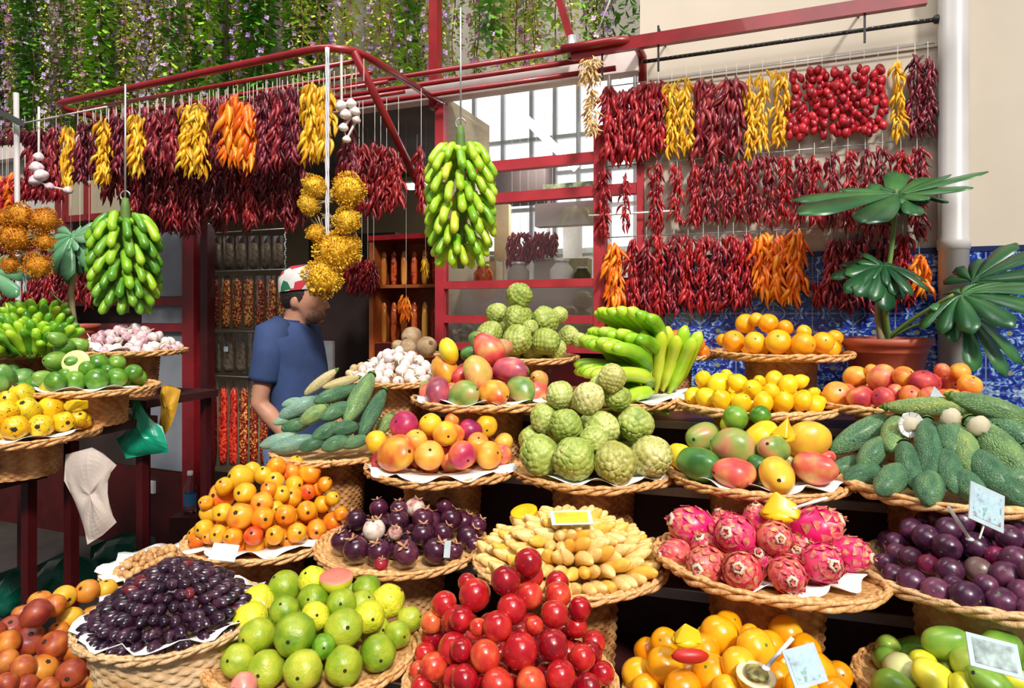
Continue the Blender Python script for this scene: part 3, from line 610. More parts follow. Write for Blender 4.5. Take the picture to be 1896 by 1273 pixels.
# skins
def K(shape, skins, part=None, cat=None, name=None, aim='out', jit=.5, asp=1): return dict(shape=shape, skins=skins, part=part, cat=cat, name=name, aim=aim, jit=jit, asp=asp)
def F_(n, *a, **k): return fm(n, *a, **k)
dk = (.02, .012, .008)
KIND = {
 'guava': K('guava', {'g': ('lime green', F_('guava_green', [(.2, (.15, .28, .010)), (.5, (.32, .42, .02)), (.8, (.55, .56, .045))], .9, rough=.38, bmp=('n', 7, .12))),
                      'y': ('yellow', F_('guava_yellow', [(.2, (.50, .60, .02)), (.5, (.72, .70, .03)), (.8, (.84, .74, .06))], 1.0, rough=.4, speck=((.16, .13, .02), 6, .66), bmp=('n', 5, .2))),
                      'd': ('dark green', F_('guava_dark', [(.3, (.10, .25, .01)), (.7, (.2, .4, .03))])), 'p': ('pink cut', F_('guava_pink', [(.3, (.75, .22, .18)), (.7, (.80, .35, .25))]))}, 'dot', 'fruit', 'guava', jit=.35),
 'loquat': K('guava', {'o': ('orange', F_('lq_o', [(.2, (.80, .16, .01)), (.5, (.86, .31, .012)), (.8, (.90, .45, .02))], 1.0, rough=.36)),
                       'r': ('red-orange', F_('lq_r', [(.2, (.78, .05, .015)), (.45, (.88, .15, .02)), (.8, (.93, .42, .03))], .9, rough=.36)),
                       'y': ('yellow', F_('lq_y', [(.2, (.76, .40, .015)), (.8, (.90, .48, .02))], 1.0, rough=.4))}, 'star', 'fruit', 'small papaya', jit=.45),
 'mangost': K('round', {'p': ('dark purple', F_('mgst', [(.2, (.025, .006, .016)), (.6, (.075, .012, .035)), (.9, (.14, .03, .06))], 1.0, rough=.22, coat=.35)),
                        'w': ('cut open white', F_('mgst_w', [(.35, (.42, .16, .13)), (.55, (.72, .52, .42)), (.7, (.80, .68, .58))], 1.5, rough=.5)), 'r': ('red', F_('mgst_r', [(.3, (.25, .01, .02)), (.7, (.4, .02, .04))]))}, 'crown', 'fruit', 'mangosteen', aim='up', jit=.7),
 'tomato': K('tomato', {'r': ('deep red', F_('tom_r', [(.2, (.24, .003, .010)), (.5, (.44, .007, .014)), (.85, (.64, .03, .022))], .9, rough=.16, coat=.5)),
                        'o': ('orange-red', F_('tom_o', [(.2, (.46, .012, .016)), (.5, (.66, .05, .025)), (.85, (.80, .20, .05))], .9, rough=.2, coat=.4))}, None, 'fruit', 'tamarillo', jit=1.5),
 'dragon': K('dragon', {'p': ('pink', F_('drg', [(.2, (.62, .004, .10)), (.5, (.80, .015, .16)), (.8, (.86, .07, .18))], 1.2, rough=.35)),
                        'r': ('reddish', F_('drg_r', [(.2, (.62, .03, .06)), (.5, (.72, .10, .10)), (.8, (.75, .22, .12))], 1.2, rough=.4))}, 'scales', 'fruit', 'dragon fruit', jit=.4),
 'passion': K('round', {'p': ('dark purple', F_('pas', [(.2, (.035, .008, .03)), (.5, (.085, .018, .055)), (.8, (.17, .045, .09))], 1.0, rough=.3, speck=((.26, .13, .15), 9, .68))),
                        'r': ('reddish purple', F_('pas_r', [(.2, (.20, .01, .06)), (.8, (.34, .03, .10))], 1.0, rough=.3)), 'b': ('brownish purple', F_('pas_b', [(.2, (.12, .05, .05)), (.8, (.2, .11, .10))], 1.0, rough=.35))}, 'navel', 'fruit', 'passion fruit', jit=1.0),
 'opas': K('round', {'o': ('orange', F_('opas', [(.2, (.88, .27, .003)), (.5, (.95, .40, .005)), (.8, (.98, .52, .02))], .9, rough=.24, coat=.35))}, 'navel', 'fruit', 'passion fruit', jit=1.0),
 'mango': K('mango', {'r': ('red', F_('mg_r', [(.2, (.62, .035, .05)), (.45, (.78, .16, .10)), (.65, (.80, .42, .12)), (.85, (.45, .42, .06))], .8, rough=.36, speck=((.35, .2, .05), 14, .70))),
                      'g': ('green-red', F_('mg_g', [(.2, (.10, .24, .05)), (.45, (.30, .38, .08)), (.65, (.60, .28, .13)), (.85, (.64, .12, .10))], .8, rough=.36, speck=((.45, .42, .2), 14, .70))),
                      'G': ('dark green', F_('mg_G', [(.25, (.04, .15, .03)), (.55, (.12, .30, .06)), (.8, (.30, .42, .10))], .8, rough=.36)),
                      'y': ('yellow', F_('mg_y', [(.2, (.80, .42, .01)), (.5, (.90, .62, .02)), (.8, (.82, .70, .04))], .8, rough=.36)),
                      'o': ('orange-red', F_('mg_o', [(.2, (.72, .10, .03)), (.5, (.86, .38, .04)), (.8, (.88, .58, .04))], .9, rough=.36)),
                      'p': ('pinkish purple', F_('mg_p', [(.2, (.30, .06, .10)), (.45, (.62, .10, .14)), (.65, (.62, .26, .16)), (.85, (.40, .34, .1))], .9, rough=.36))}, 'mdot', 'fruit', 'mango', aim='rand', jit=.5),
 'peach': K('peach', {'r': ('red', F_('pc_r', [(.2, (.38, .02, .05)), (.45, (.62, .06, .06)), (.7, (.84, .30, .09)), (.9, (.9, .55, .14))], .8, rough=.5)),
                      'o': ('orange-red', F_('pc_o', [(.2, (.72, .12, .03)), (.5, (.88, .36, .04)), (.85, (.92, .56, .08))], .9, rough=.5)),
                      'y': ('yellow', F_('pc_y', [(.2, (.88, .46, .02)), (.5, (.93, .58, .02)), (.85, (.86, .30, .04))], .9, rough=.45)),
                      'p': ('purple-red', F_('pc_p', [(.2, (.28, .01, .08)), (.5, (.55, .03, .10)), (.8, (.84, .22, .04))], .8, rough=.4))}, 'dot', 'fruit', 'peach', jit=1.0),
 'cheri': K('cheri', {'g': ('pale green', F_('ch_g', [(.2, (.25, .34, .05)), (.5, (.42, .50, .10)), (.8, (.60, .63, .22))], 1.6, rough=.5, speck=((.22, .18, .04), 8, .62))),
                      'y': ('yellowish', F_('ch_y', [(.2, (.38, .38, .07)), (.5, (.56, .54, .17)), (.8, (.70, .64, .27))], 1.6, rough=.5, speck=((.24, .18, .05), 8, .60)))}, None, 'fruit', 'custard apple', jit=1.2),
 'orange': K('round', {'o': ('orange', F_('or_', [(.2, (.93, .30, .003)), (.5, (.97, .44, .01)), (.8, (.98, .54, .02))], .9, rough=.34, bmp=('n', 30, .12)))}, 'navel', 'fruit', 'orange', jit=1.2),
 'tanger': K('round', {'o': ('deep orange', F_('tg_', [(.2, (.88, .17, .003)), (.8, (.95, .30, .01))], .9, rough=.34, bmp=('n', 25, .15)))}, 'navel', 'fruit', 'tangerine', jit=1.2),
 'lemon': K('lemon', {'y': ('yellow', F_('lm_', [(.2, (.93, .48, .003)), (.5, (.97, .60, .01)), (.8, (.97, .70, .02))], .9, rough=.32, bmp=('n', 25, .12)))}, 'navel', 'fruit', 'lemon', jit=1.4),
 'avocado': K('avocado', {'g': ('green', F_('av_', [(.2, (.07, .20, .015)), (.5, (.14, .32, .03)), (.8, (.26, .42, .06))], .9, rough=.35, speck=((.30, .40, .12), 18, .66)))}, 'dot', 'fruit', 'avocado', jit=1.0),
 'papaya': K('papaya', {'y': ('golden yellow', F_('pp_y', [(.2, (.84, .40, .003)), (.5, (.93, .55, .01)), (.85, (.85, .62, .02))], 1.0, rough=.4, speck=((.14, .09, .01), 4, .60))),
                        'g': ('greenish yellow', F_('pp_g', [(.2, (.32, .34, .02)), (.5, (.62, .50, .02)), (.8, (.85, .58, .02))], 1.1, rough=.4, speck=((.08, .10, .01), 5, .62)))}, 'ptip', 'fruit', 'star fruit', jit=.5),
 'kiwi': K('kiwi', {'b': ('brown', F_('kw_', [(.2, (.26, .15, .07)), (.5, (.42, .28, .15)), (.8, (.52, .38, .22))], 1.2, rough=.8, bmp=('n', 30, .3)))}, 'tip', 'fruit', 'kiwi', jit=1.0),
 'date': K('dateplum', {'b': ('black', F_('dt_b', [(.2, (.010, .004, .012)), (.5, (.030, .008, .022)), (.8, (.085, .03, .055))], 1.2, rough=.24, coat=.35)),
                        'r': ('dark red', F_('dt_r', [(.2, (.09, .008, .012)), (.8, (.18, .02, .03))], 1.2, rough=.24, coat=.4))}, None, 'fruit', 'plum', jit=.3),
 'finger': K('finger', {'y': ('pale yellow', F_('fg_y', [(.2, (.78, .46, .12)), (.5, (.86, .58, .20)), (.8, (.90, .68, .32))], 1.5, rough=.5, speck=((.35, .2, .06), 5, .68))),
                        'o': ('golden', F_('fg_o', [(.2, (.82, .42, .04)), (.8, (.88, .56, .10))], 1.5, rough=.5))}, None, 'fruit', 'finger fruit', jit=.12),
 'garlic': K('garlic', {'w': ('white', F_('gl_w', [(.2, (.68, .50, .48)), (.5, (.80, .70, .64)), (.8, (.86, .80, .74))], 2, rough=.6)),
                        'p': ('pinkish', F_('gl_p', [(.2, (.50, .22, .28)), (.5, (.72, .52, .54)), (.8, (.84, .74, .72))], 2, rough=.6))}, 'neck', 'garlic', 'garlic bulb', aim='rand', jit=.9),
 'long': K('long', {'g': ('dark green', F_('ln_g', [(.2, (.055, .16, .075)), (.5, (.10, .24, .115)), (.8, (.18, .34, .14))], 1.6, rough=.6, bmp=('scale', 9, .55))),
                    'l': ('light green', F_('ln_l', [(.2, (.14, .27, .10)), (.5, (.25, .42, .15)), (.8, (.42, .52, .14))], 1.6, rough=.6, bmp=('scale', 9, .55))),
                    'b': ('blue-green', F_('ln_b', [(.2, (.20, .38, .28)), (.5, (.30, .50, .38)), (.8, (.40, .58, .36))], 1.6, rough=.6, bmp=('scale', 9, .55))),
                    'y': ('peeled yellow', F_('ln_y', [(.2, (.62, .50, .20)), (.8, (.76, .66, .36))], 1.6, rough=.6, bmp=('scale', 9, .5)))}, None, 'fruit', 'monstera fruit'),
 'nut': K('nut', {'n': ('brown', F_('nut_', [(.2, (.42, .18, .05)), (.8, (.72, .42, .17))], 2, rough=.5))}, None, 'nut', 'nut', aim='rand'),
}
KIND['lime'] = K('round', {'g': ('green', F_('lime_', [(.2, (.035, .14, .01)), (.5, (.10, .27, .02)), (.8, (.22, .40, .04))], .9, rough=.3))}, 'navel', 'fruit', 'lime', jit=1.2)
KIND['fmango'] = dict(KIND['mango']); KIND['fmango']['skins'] = {
 'g': ('green', F_('fmg_g', [(.2, (.10, .26, .03)), (.5, (.24, .42, .05)), (.8, (.42, .52, .08))], .8, rough=.33)), 'y': ('yellow', F_('fmg_y', [(.2, (.66, .62, .03)), (.8, (.84, .74, .06))], .8, rough=.33)),
 'p': ('pale yellow', F_('fmg_p', [(.2, (.66, .68, .25)), (.8, (.82, .80, .42))], .8, rough=.4))}

KIND['shade_peach'] = dict(KIND['peach']); KIND['shade_peach']['part'] = 'star'; KIND['shade_peach']['skins'] = {  # rusty skins darkened, the shade of the unlit corner put into their colour
 'r': ('shaded rusty red', F_('rp_r', [(.2, (.22, .018, .015)), (.5, (.40, .07, .02)), (.8, (.58, .20, .03))], .9, rough=.5)), 'o': ('shaded rusty orange', F_('rp_o', [(.2, (.45, .08, .015)), (.5, (.62, .20, .02)), (.8, (.70, .32, .04))], .9, rough=.5)),
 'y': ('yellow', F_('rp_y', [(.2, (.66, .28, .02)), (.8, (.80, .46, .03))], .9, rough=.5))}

# ---------------------------------------------------------------- piling the fruit
ORD = ['first', 'second', 'third', 'fourth', 'fifth', 'sixth', 'seventh', 'eighth', 'ninth', 'tenth', 'eleventh', 'twelfth', 'thirteenth', 'fourteenth', 'fifteenth']
def zz(ox, oy, s, items):                       # lists measured in a crop of the photograph -> frame pixels
    out = []
    for it in items: out.append((ox+it[0]*s, oy+it[1]*s, it[2]*s)+tuple(it[3:]))
    return out
def dome(t, rho, Rb, z0, top, p):
    if rho >= Rb: return -9
    return z0+(top-z0)*(1-(rho/Rb)**p)
def ray_to_dome(t, u, v, r, Rb, top, p):
    k = (u-UH)/F; m = -(v-VH)/F; z0 = t.z0+r; best = None; Y = t.c.y-Rb*1.3
    while Y < t.c.y+Rb:
        x, z = k*Y, H+m*Y; rho = math.hypot(x-t.c.x, Y-t.c.y); d = z-dome(t, rho, Rb, z0, top, p)
        if d <= 0: best = (0, Y); break
        if rho < Rb and (best is None or d < best[0]): best = (d, Y)
        Y += .004
    if best is None:
        best = (1, max(t.c.y-Rb, min(t.c.y+Rb, (k*t.c.x+t.c.y)/(1+k*k))))
    Y = best[1]
    if m < 0:
        yp = (H-z0)/(-m)
        Y = min(Y, yp)
    return Y
def build_fruit(kind, code, c, r, out, name=None, roll=None, asp=None, spin=None):
    kd = KIND[kind]; word, mat = kd['skins'][code]; me = rnd.choice(SH[kd['shape']])
    r = r*{'mango': 1.10, 'dragon': 1.13, 'opas': 1.03, 'tomato': 1.04, 'fmango': 1.1, 'peach': 1.03}.get(kind, 1)
    if spin is not None: d = spin
    else:
        d = out*.8+Vector((0, -.55, .05))+Vector([rnd.uniform(-1, 1) for _ in range(3)])*kd['jit']
        if kd['aim'] == 'up': d = Vector((0, 0, 1.1))+out*.6+Vector([rnd.uniform(-1, 1) for _ in range(3)])*.35
        if kd['aim'] == 'rand': d = Vector([rnd.uniform(-1, 1), rnd.uniform(-1, .4), rnd.uniform(-.5, .6)])
    s = (r, r, r*(asp or 1)) if not hasattr(r, '__len__') else r
    o = ob((name or kd['name']).replace(' ', '_').replace('-', '_'), me, mat, None, c, to_dir(d, rnd.uniform(0, 6.28)), s)
    if kd['part']:
        pm, pmat = PT[kd['part']]; ob({'dot': 'stem_scar', 'star': 'calyx', 'eye': 'stem_scar', 'navel': 'stem_scar', 'crown': 'calyx', 'scales': 'scales', 'neck': 'neck', 'tip': 'tip', 'ptip': 'tip', 'mdot': 'stem_scar'}[kd['part']], pm, M[pmat], o, (0, 0, 0) if kd['part'] == 'scales' else me.vertices[0].co)
    if kd['part'] == 'scales':
        ob('blossom_end', BE1, M['peel_ring'], o, me.vertices[0].co); ob('blossom_hole', BE2, M['stem_dark'], o, me.vertices[0].co)
    o['category'] = kd['cat']; return o
def relax(L, it=14, keep=.90):
    for _ in range(it):
        mv = False
        for i in range(len(L)):
            for j in range(i):
                a, b = L[i], L[j]; d = (a['p']-b['p']).length; need = (a['r']+b['r'])*keep
                if d < need:
                    q = a if a['p'].y >= b['p'].y else b; s = 1+min(.012, (need-d)*.4)
                    o = b if q is a else a
                    eye = Vector((0, 0, H)); q['p'] = eye+(q['p']-eye)*s; q['r'] *= s
                    o['p'] = eye+(o['p']-eye)*(1-min(.004, (need-d)*.12)); mv = True
        if not mv: break
def pile(key, kind, default, items, where, top, p=1.25, Rb=.86, fill=True, fr=None, fcode=None, oblong=1.0, fillmax=60):
    """items: (u, v, size[, skin code[, kind]]) of each fruit seen in the photograph"""
    t = TR[key]; Rb = Rb*t.r; L = []
    avg = sum(i[2] for i in items)/len(items)/2*t.c.y/F
    topz = P(UH, top, t.c.y-.02).z-avg
    for it in items:
        code = it[3] if len(it) > 3 and it[3] else default; kk = it[4] if len(it) > 4 else kind
        r = it[2]/2*t.c.y/F
        Y = ray_to_dome(t, it[0], it[1], r, Rb, topz, p); r = it[2]/2*Y/F
        L.append(dict(p=P(it[0], it[1], Y), r=r, code=code, kind=kk, u=it[0], v=it[1], s=it[2]))
    relax(L)
    rf = fr or avg*.93; F2 = []; z = t.z0+rf; lay = 0
    while fill and z < topz and len(F2) < fillmax:
        rr_ = Rb*(max(0, 1-(z-t.z0-rf)/max(1e-3, topz-t.z0-rf)))**(1/p)-rf*.35
        n = int(rr_/rf)+2
        for i in range(-n, n+1):
            for j in range(-n, n+1):
                x = (i+.5*(j % 2)+.5*(lay % 2))*2*rf; y = j*1.75*rf+(lay % 2)*.5*rf
                if x*x+y*y > rr_*rr_: continue
                q = Vector((t.c.x+x, t.c.y+y, z))
                if all((q-o['p']).length > (rf+o['r'])*.90 for o in L):
                    F2.append(dict(p=q, r=rf))
        z += rf*1.5; lay += 1
    # rows from the bottom, for the labels
    Ls = sorted(L, key=lambda d: -d['v']); rows = []; 
    for d in Ls:
        if rows and rows[-1][0]['v']-d['v'] < d['s']*.55: rows[-1].append(d)
        else: rows.append([d])
    for ri, row in enumerate(rows):
        row.sort(key=lambda d: d['u'])
        for k, d in enumerate(row):
            out = Vector((d['p'].x-t.c.x, d['p'].y-t.c.y, .35*t.r)).normalized()
            o = build_fruit(d['kind'], d['code'], d['p'], d['r'], out)
            kd = KIND[d['kind']]; word = kd['skins'][d['code']][0]
            rn = 'bottom row' if ri == 0 else ('top row' if ri == len(rows)-1 and ri else ORD[ri]+' row up')
            pos = ORD[k]+' from left' if len(row) > 1 else ('alone' if ri < len(rows)-1 else 'alone')
            o['label'] = f"{word} {kd['name']}, {pos} in {rn} of {where}"; o['group'] = f"fruit of {where}"
    for d in F2:
        out = Vector((d['p'].x-t.c.x, d['p'].y-t.c.y, .4*t.r)).normalized()
        o = build_fruit(kind, fcode or default, d['p'], d['r'], out); kd = KIND[kind]
        o['label'] = f"{kd['skins'][fcode or default][0]} {kd['name']} tucked behind the others in {where}"; o['group'] = f"hidden fruit of {where}"
    return L

A2 = (380, 800, .3717); A3 = (850, 860, .3245); A4 = (1130, 700, .45); A5 = (600, 400, .3377); A6 = (1200, 400, .3677); A7 = (0, 400, .3377); A1 = (0, 800, .3715)
pile('guava', 'guava', 'g', zz(*A2, [(400, 775, 160), (270, 840, 155, 'y'), (540, 740, 140, 'y'), (800, 780, 140), (905, 845, 165, 'y'), (395, 885, 140), (540, 830, 145), (675, 855, 150), (815, 915, 155, 'y'), (230, 930, 165, 'y'),
 (545, 915, 140, 'y'), (265, 1010, 170), (450, 1005, 205), (690, 975, 190), (1015, 930, 120), (955, 1005, 130), (115, 1045, 140), (165, 1140, 160), (305, 1180, 185), (490, 1180, 190), (690, 1160, 185), (860, 1095, 175), (195, 1262, 130, 'p'), (590, 1065, 120, 'd')]),
 'the front guava pile', 1052, 1.5, .88)
pile('loquat', 'loquat', 'o', zz(*A2, [(180, 225, 125, 'y'), (235, 190, 85, 'y'), (355, 170, 90), (450, 160, 80, 'y'), (430, 200, 90, 'r'), (520, 200, 110), (290, 215, 85, 'y'), (345, 245, 95, 'y'), (95, 270, 85), (85, 315, 125, 'r'), (200, 305, 105, 'y'), (283, 350, 108, 'r'), (315, 287, 78),
 (440, 262, 88, 'y'), (378, 310, 85, 'y'), (430, 325, 98), (508, 295, 80, 'r'), (560, 280, 78), (595, 258, 72), (632, 330, 70, 'y'), (582, 357, 85), (505, 390, 98), (400, 410, 102), (352, 378, 75, 'y'), (285, 427, 108), (178, 420, 130, 'r'), (90, 402, 98, 'y'), (22, 402, 90, 'y'), (5, 350, 70),
 (65, 505, 88), (138, 522, 95), (240, 515, 92, 'r'), (345, 512, 92), (455, 500, 96), (555, 480, 98), (630, 440, 88), (675, 405, 70), (-5, 478, 90, 'y'), (20, 520, 70)]), 'the small papaya pile', 850, 1.5, .90)
pile('mangost', 'mangost', 'p', zz(*A2, [(865, 375, 92), (965, 380, 90), (1045, 375, 100, 'w'), (1190, 365, 90), (750, 435, 108), (840, 485, 112, 'w'), (960, 440, 108), (1085, 430, 110), (1225, 430, 112), (680, 540, 108), (750, 580, 128), (945, 500, 75, 'w'), (865, 590, 118), (1000, 600, 130), (1150, 590, 130), (1082, 505, 115), (1185, 500, 100),
 (1310, 520, 118), (1290, 445, 100), (1358, 462, 90), (1340, 560, 85), (1240, 590, 90), (875, 655, 70, 'r')]), 'the mangosteen pile', 925, 1.8, .90)
pile('tomato', 'tomato', 'r', zz(*A3, [(395, 555, 150), (265, 660, 160), (410, 630, 140), (90, 740, 170), (400, 745, 145, 'o'), (565, 740, 140, 'o'), (560, 675, 130), (300, 820, 160), (545, 850, 150, 'o'), (690, 820, 125), (220, 920, 160), (430, 918, 100, 'o'), (668, 920, 122), (350, 1060, 188), (535, 1030, 168), (150, 1090, 168, 'o'), (705, 1100, 140), (770, 1010, 122, 'o'),
 (580, 1200, 160), (410, 1240, 160, 'o'), (220, 1260, 178, 'o'), (740, 1265, 140), (820, 1190, 122), (30, 1220, 150), (15, 1055, 125), (15, 880, 130), (110, 925, 95, 'o'), (45, 670, 100)]) +
 zz(*A2, [(1190, 855, 120), (1250, 935, 140), (1128, 945, 105, 'o'), (1140, 1012, 125), (1240, 1075, 150), (1095, 1100, 100), (1138, 1165, 130, 'o'), (1255, 1225, 135), (1062, 1185, 85, 'o'), (1078, 1262, 100)]), 'the tall red fruit pyramid', 1018, 1.05, .98)
pile('dragon', 'dragon', 'p', zz(*A4, [(340, 615, 150), (515, 645, 145), (605, 585, 100), (845, 620, 155), (675, 660, 125, 'r'), (880, 590, 105), (270, 722, 105, 'r'), (395, 765, 135, 'r'), (545, 795, 140, 'r'), (730, 808, 130, 'r'), (870, 760, 140), (985, 722, 125)]), 'the dragon fruit stand', 945, 2.2, .84, fill=True, fillmax=8)
pile('passion', 'passion', 'p', zz(*A4, [(1240, 625, 100), (1300, 590, 88), (1355, 582, 80), (1390, 620, 98), (1445, 590, 95), (1300, 655, 108), (1385, 695, 110), (1500, 690, 118), (1170, 680, 90), (1180, 722, 88), (1235, 740, 95), (1310, 765, 82, 'r'), (1395, 790, 105), (1515, 790, 108, 'b'), (1575, 620, 90), (1660, 590, 100), (1640, 652, 100), (1665, 745, 110),
 (1630, 815, 120), (1590, 735, 90, 'r'), (1130, 760, 82), (1165, 808, 92), (1240, 838, 115), (1340, 878, 115), (1465, 900, 130), (1610, 920, 122), (1700, 885, 112), (1720, 660, 100), (1740, 800, 110), (1545, 850, 90), (1730, 950, 100), (1410, 850, 80)]), 'the passion fruit stand', 950, 1.7, .92)
pile('orangef', 'opas', 'o', zz(*A4, [(485, 1012, 108), (450, 1055, 150), (725, 1050, 140), (600, 1110, 148), (805, 1110, 115), (225, 1090, 120), (150, 1120, 105), (385, 1118, 125), (225, 1180, 148), (530, 1180, 138), (420, 1215, 148), (115, 1218, 132), (850, 1210, 158), (940, 1220, 105), (575, 1050, 75), (300, 1278, 150), (785, 1278, 135), (150, 1280, 118), (480, 1285, 120), (920, 1290, 120)]), 'the front orange pile', 1135, 1.5, .95)
pile('mangof', 'fmango', 'g', zz(*A4, [(1380, 1090, 135), (1600, 1120, 155), (1292, 1160, 85, 'y'), (1205, 1200, 125, 'p'), (1330, 1235, 138, 'y'), (1160, 1268, 130), (1570, 1265, 145), (1445, 1265, 95, 'y'), (1670, 1240, 95, 'y'), (1480, 1180, 120)]), 'the bottom right mango stand', 1165, 1.7, .9, fillmax=14)
pile('mangor', 'mango', 'g', zz(*A4, [(385, 240, 125), (510, 280, 140), (620, 240, 115, 'y'), (670, 295, 120), (810, 252, 140, 'o'), (290, 322, 95, 'y'), (370, 358, 150, 'G'), (515, 390, 130, 'r'), (685, 400, 145, 'o'), (842, 372, 135, 'r'), (610, 355, 80, 'G'), (893, 325, 60, 'r'), (500, 195, 90, 'y')]) + zz(*A4, [(515, 162, 105, 'g', 'lime'), (617, 152, 85, 'g', 'lime')]), 'the centre right mango stand', 750, 1.3, .86)
pile('cheri', 'cheri', 'g', zz(*A5, [(1580, 890, 145, 'y'), (1500, 925, 90), (1290, 980, 150), (1445, 1005, 175, 'y'), (1612, 995, 145), (1215, 1112, 160), (1330, 1150, 178), (1520, 1170, 188), (1705, 1135, 195)]) + [(1001, 845, 75), (1064, 850, 76), (1138, 856, 78, 'y'), (1203, 845, 76, 'y'), (985, 812, 50), (1100, 815, 50)], 'the centre pile', 680, 1.15, .9)
pile('cheriback', 'cheri', 'g', zz(*A5, [(1070, 440, 140), (950, 530, 115), (1050, 562, 135), (1210, 565, 145), (1290, 540, 90), (910, 640, 135), (1055, 680, 158), (1215, 690, 148), (1340, 655, 115), (1130, 610, 90), (1400, 680, 85)]), 'the topmost pile', 524, 1.1, .95)
pile('mangomid', 'mango', 'r', zz(*A5, [(685, 742, 110, 'y'), (900, 730, 145), (848, 688, 100, 'g'), (980, 722, 90, 'g'), (660, 842, 150, 'o'), (845, 858, 150), (1025, 840, 150, 'p'), (562, 950, 90, 'g'), (625, 962, 140, 'p'), (765, 978, 145, 'g'), (935, 965, 140, 'o'), (1085, 950, 135, 'g'), (1180, 900, 100, 'r'), (790, 752, 80, 'G'), (1080, 850, 75, 'g')]), 'the mid-left mango pile', 626, 1.3, .88)
pile('peachm', 'peach', 'r', zz(*A5, [(290, 1240, 130, 'y'), (440, 1150, 160, 'p'), (583, 1140, 125, 'y'), (665, 1192, 135, 'y'), (700, 1120, 80, 'o'), (800, 1175, 135, 'p'), (890, 1150, 120, 'y'), (985, 1240, 105, 'o')]) + [(735, 838, 64, 'o', 'mango'), (795, 842, 54, 'o'), (856, 842, 52, 'p'), (905, 842, 50, 'o'), (885, 820, 40, 'o'), (840, 805, 40, 'o'), (700, 820, 40, 'o'), (770, 815, 42, 'o'), (928, 842, 40, 'r')], 'the mixed peach pile', 766, 1.6, .9)
pile('orange', 'orange', 'o', zz(*A6, [(490, 540, 100), (545, 520, 70), (605, 540, 98), (690, 562, 80), (430, 630, 112), (537, 635, 108), (655, 632, 125), (780, 645, 122), (880, 635, 108), (940, 612, 80), (375, 622, 62), (785, 582, 72)]), 'the rear orange stand', 583, 1.6, .88, fillmax=20)
pile('tanger', 'tanger', 'o', zz(*A6, [(75, 610, 70), (140, 605, 66), (135, 665, 70), (190, 655, 65), (245, 645, 85), (97, 640, 50), (20, 590, 62), (-40, 600, 62), (-90, 620, 60), (60, 660, 60)]), 'the tangerine stand', 612, 1.8, .9, fillmax=14)
pile('lemon', 'lemon', 'y', zz(*A6, [(278, 820, 82), (355, 845, 108), (455, 840, 90), (525, 870, 95), (635, 825, 92), (705, 848, 95), (765, 832, 72), (228, 905, 88), (292, 912, 98), (370, 925, 100), (470, 940, 95), (580, 938, 95), (685, 935, 92), (780, 930, 90), (835, 898, 72), (620, 882, 82), (395, 800, 60), (560, 830, 60)]), 'the lemon stand', 686, 1.9, .9, fillmax=30)
pile('peach', 'peach', 'r', zz(*A6, [(1045, 810, 118, 'o'), (1125, 780, 70, 'o'), (1175, 815, 140), (1290, 810, 108, 'o'), (1385, 835, 128), (1500, 830, 118), (1570, 790, 100, 'o'), (1620, 850, 108, 'o'), (950, 895, 128, 'o'), (1065, 915, 118), (1180, 915, 108), (1245, 885, 80), (1320, 900, 100, 'o'), (1480, 775, 72), (1420, 910, 100), (1530, 920, 100, 'o')]), 'the peach stand before the pot', 678, 2.0, .88, fillmax=30)
pile('avocado', 'lime', 'g', zz(*A7, [(305, 795, 110, 'g', 'avocado'), (415, 800, 100, 'g', 'avocado'), (540, 810, 112), (640, 805, 92), (410, 905, 115), (530, 895, 120), (640, 885, 108), (730, 860, 98), (235, 890, 92, 'g', 'avocado'), (305, 905, 108), (430, 705, 80, 'g', 'avocado'), (350, 722, 90, 'g', 'avocado'), (312, 672, 80, 'g', 'avocado'), (478, 835, 85), (592, 850, 80), (360, 870, 80)]), 'the lime and avocado stand', 628, 1.1, .9)
pile('papaya', 'papaya', 'y', zz(*A7, [(30, 1070, 118), (150, 1062, 128, 'g'), (275, 1055, 128), (375, 1035, 105), (275, 960, 118, 'g'), (120, 985, 125, 'g'), (85, 1160, 135), (222, 1150, 128), (345, 1128, 112), (430, 1110, 85), (45, 1000, 90), (-20, 1120, 110), (-40, 1010, 110, 'g')]), 'the star fruit stand', 706, 1.5, .92)
pile('mangol', 'mango', 'G', zz(*A7, [(20, 880, 105), (110, 905, 120), (-30, 910, 110), (60, 850, 70)]), 'the leftmost mango stand', 685, 2, .8, fillmax=6)
pile('peachf', 'shade_peach', 'r', zz(*A1, [(435, 790, 112, 'o'), (530, 780, 100, 'y'), (320, 820, 112, 'y'), (200, 840, 108, 'o'), (268, 862, 108, 'o'), (350, 925, 118, 'y'), (465, 920, 112, 'o'), (180, 900, 140), (60, 972, 118), (150, 1040, 148), (265, 1060, 135), (375, 1070, 140, 'o'), (290, 990, 92, 'o'), (35, 1050, 120, 'o'), (30, 1140, 118), (115, 1170, 118), (210, 1180, 138, 'o'),
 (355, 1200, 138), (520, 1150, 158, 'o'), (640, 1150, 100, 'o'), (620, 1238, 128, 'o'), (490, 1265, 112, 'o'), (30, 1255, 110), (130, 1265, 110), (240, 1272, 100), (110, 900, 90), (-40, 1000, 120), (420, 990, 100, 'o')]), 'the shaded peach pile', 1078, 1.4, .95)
KIND['ginger'] = K('nut', {'n': ('pale brown', F_('ging', [(.2, (.52, .34, .16)), (.8, (.72, .56, .32))], 2, rough=.7))}, None, 'root', 'ginger root', aim='rand')
pile('garlic', 'ginger', 'n', [(655, 683, 17), (669, 680, 19), (648, 691, 15), (681, 689, 16), (663, 695, 15)], 'the garlic stand', 668, 2.0, .95, fill=False)
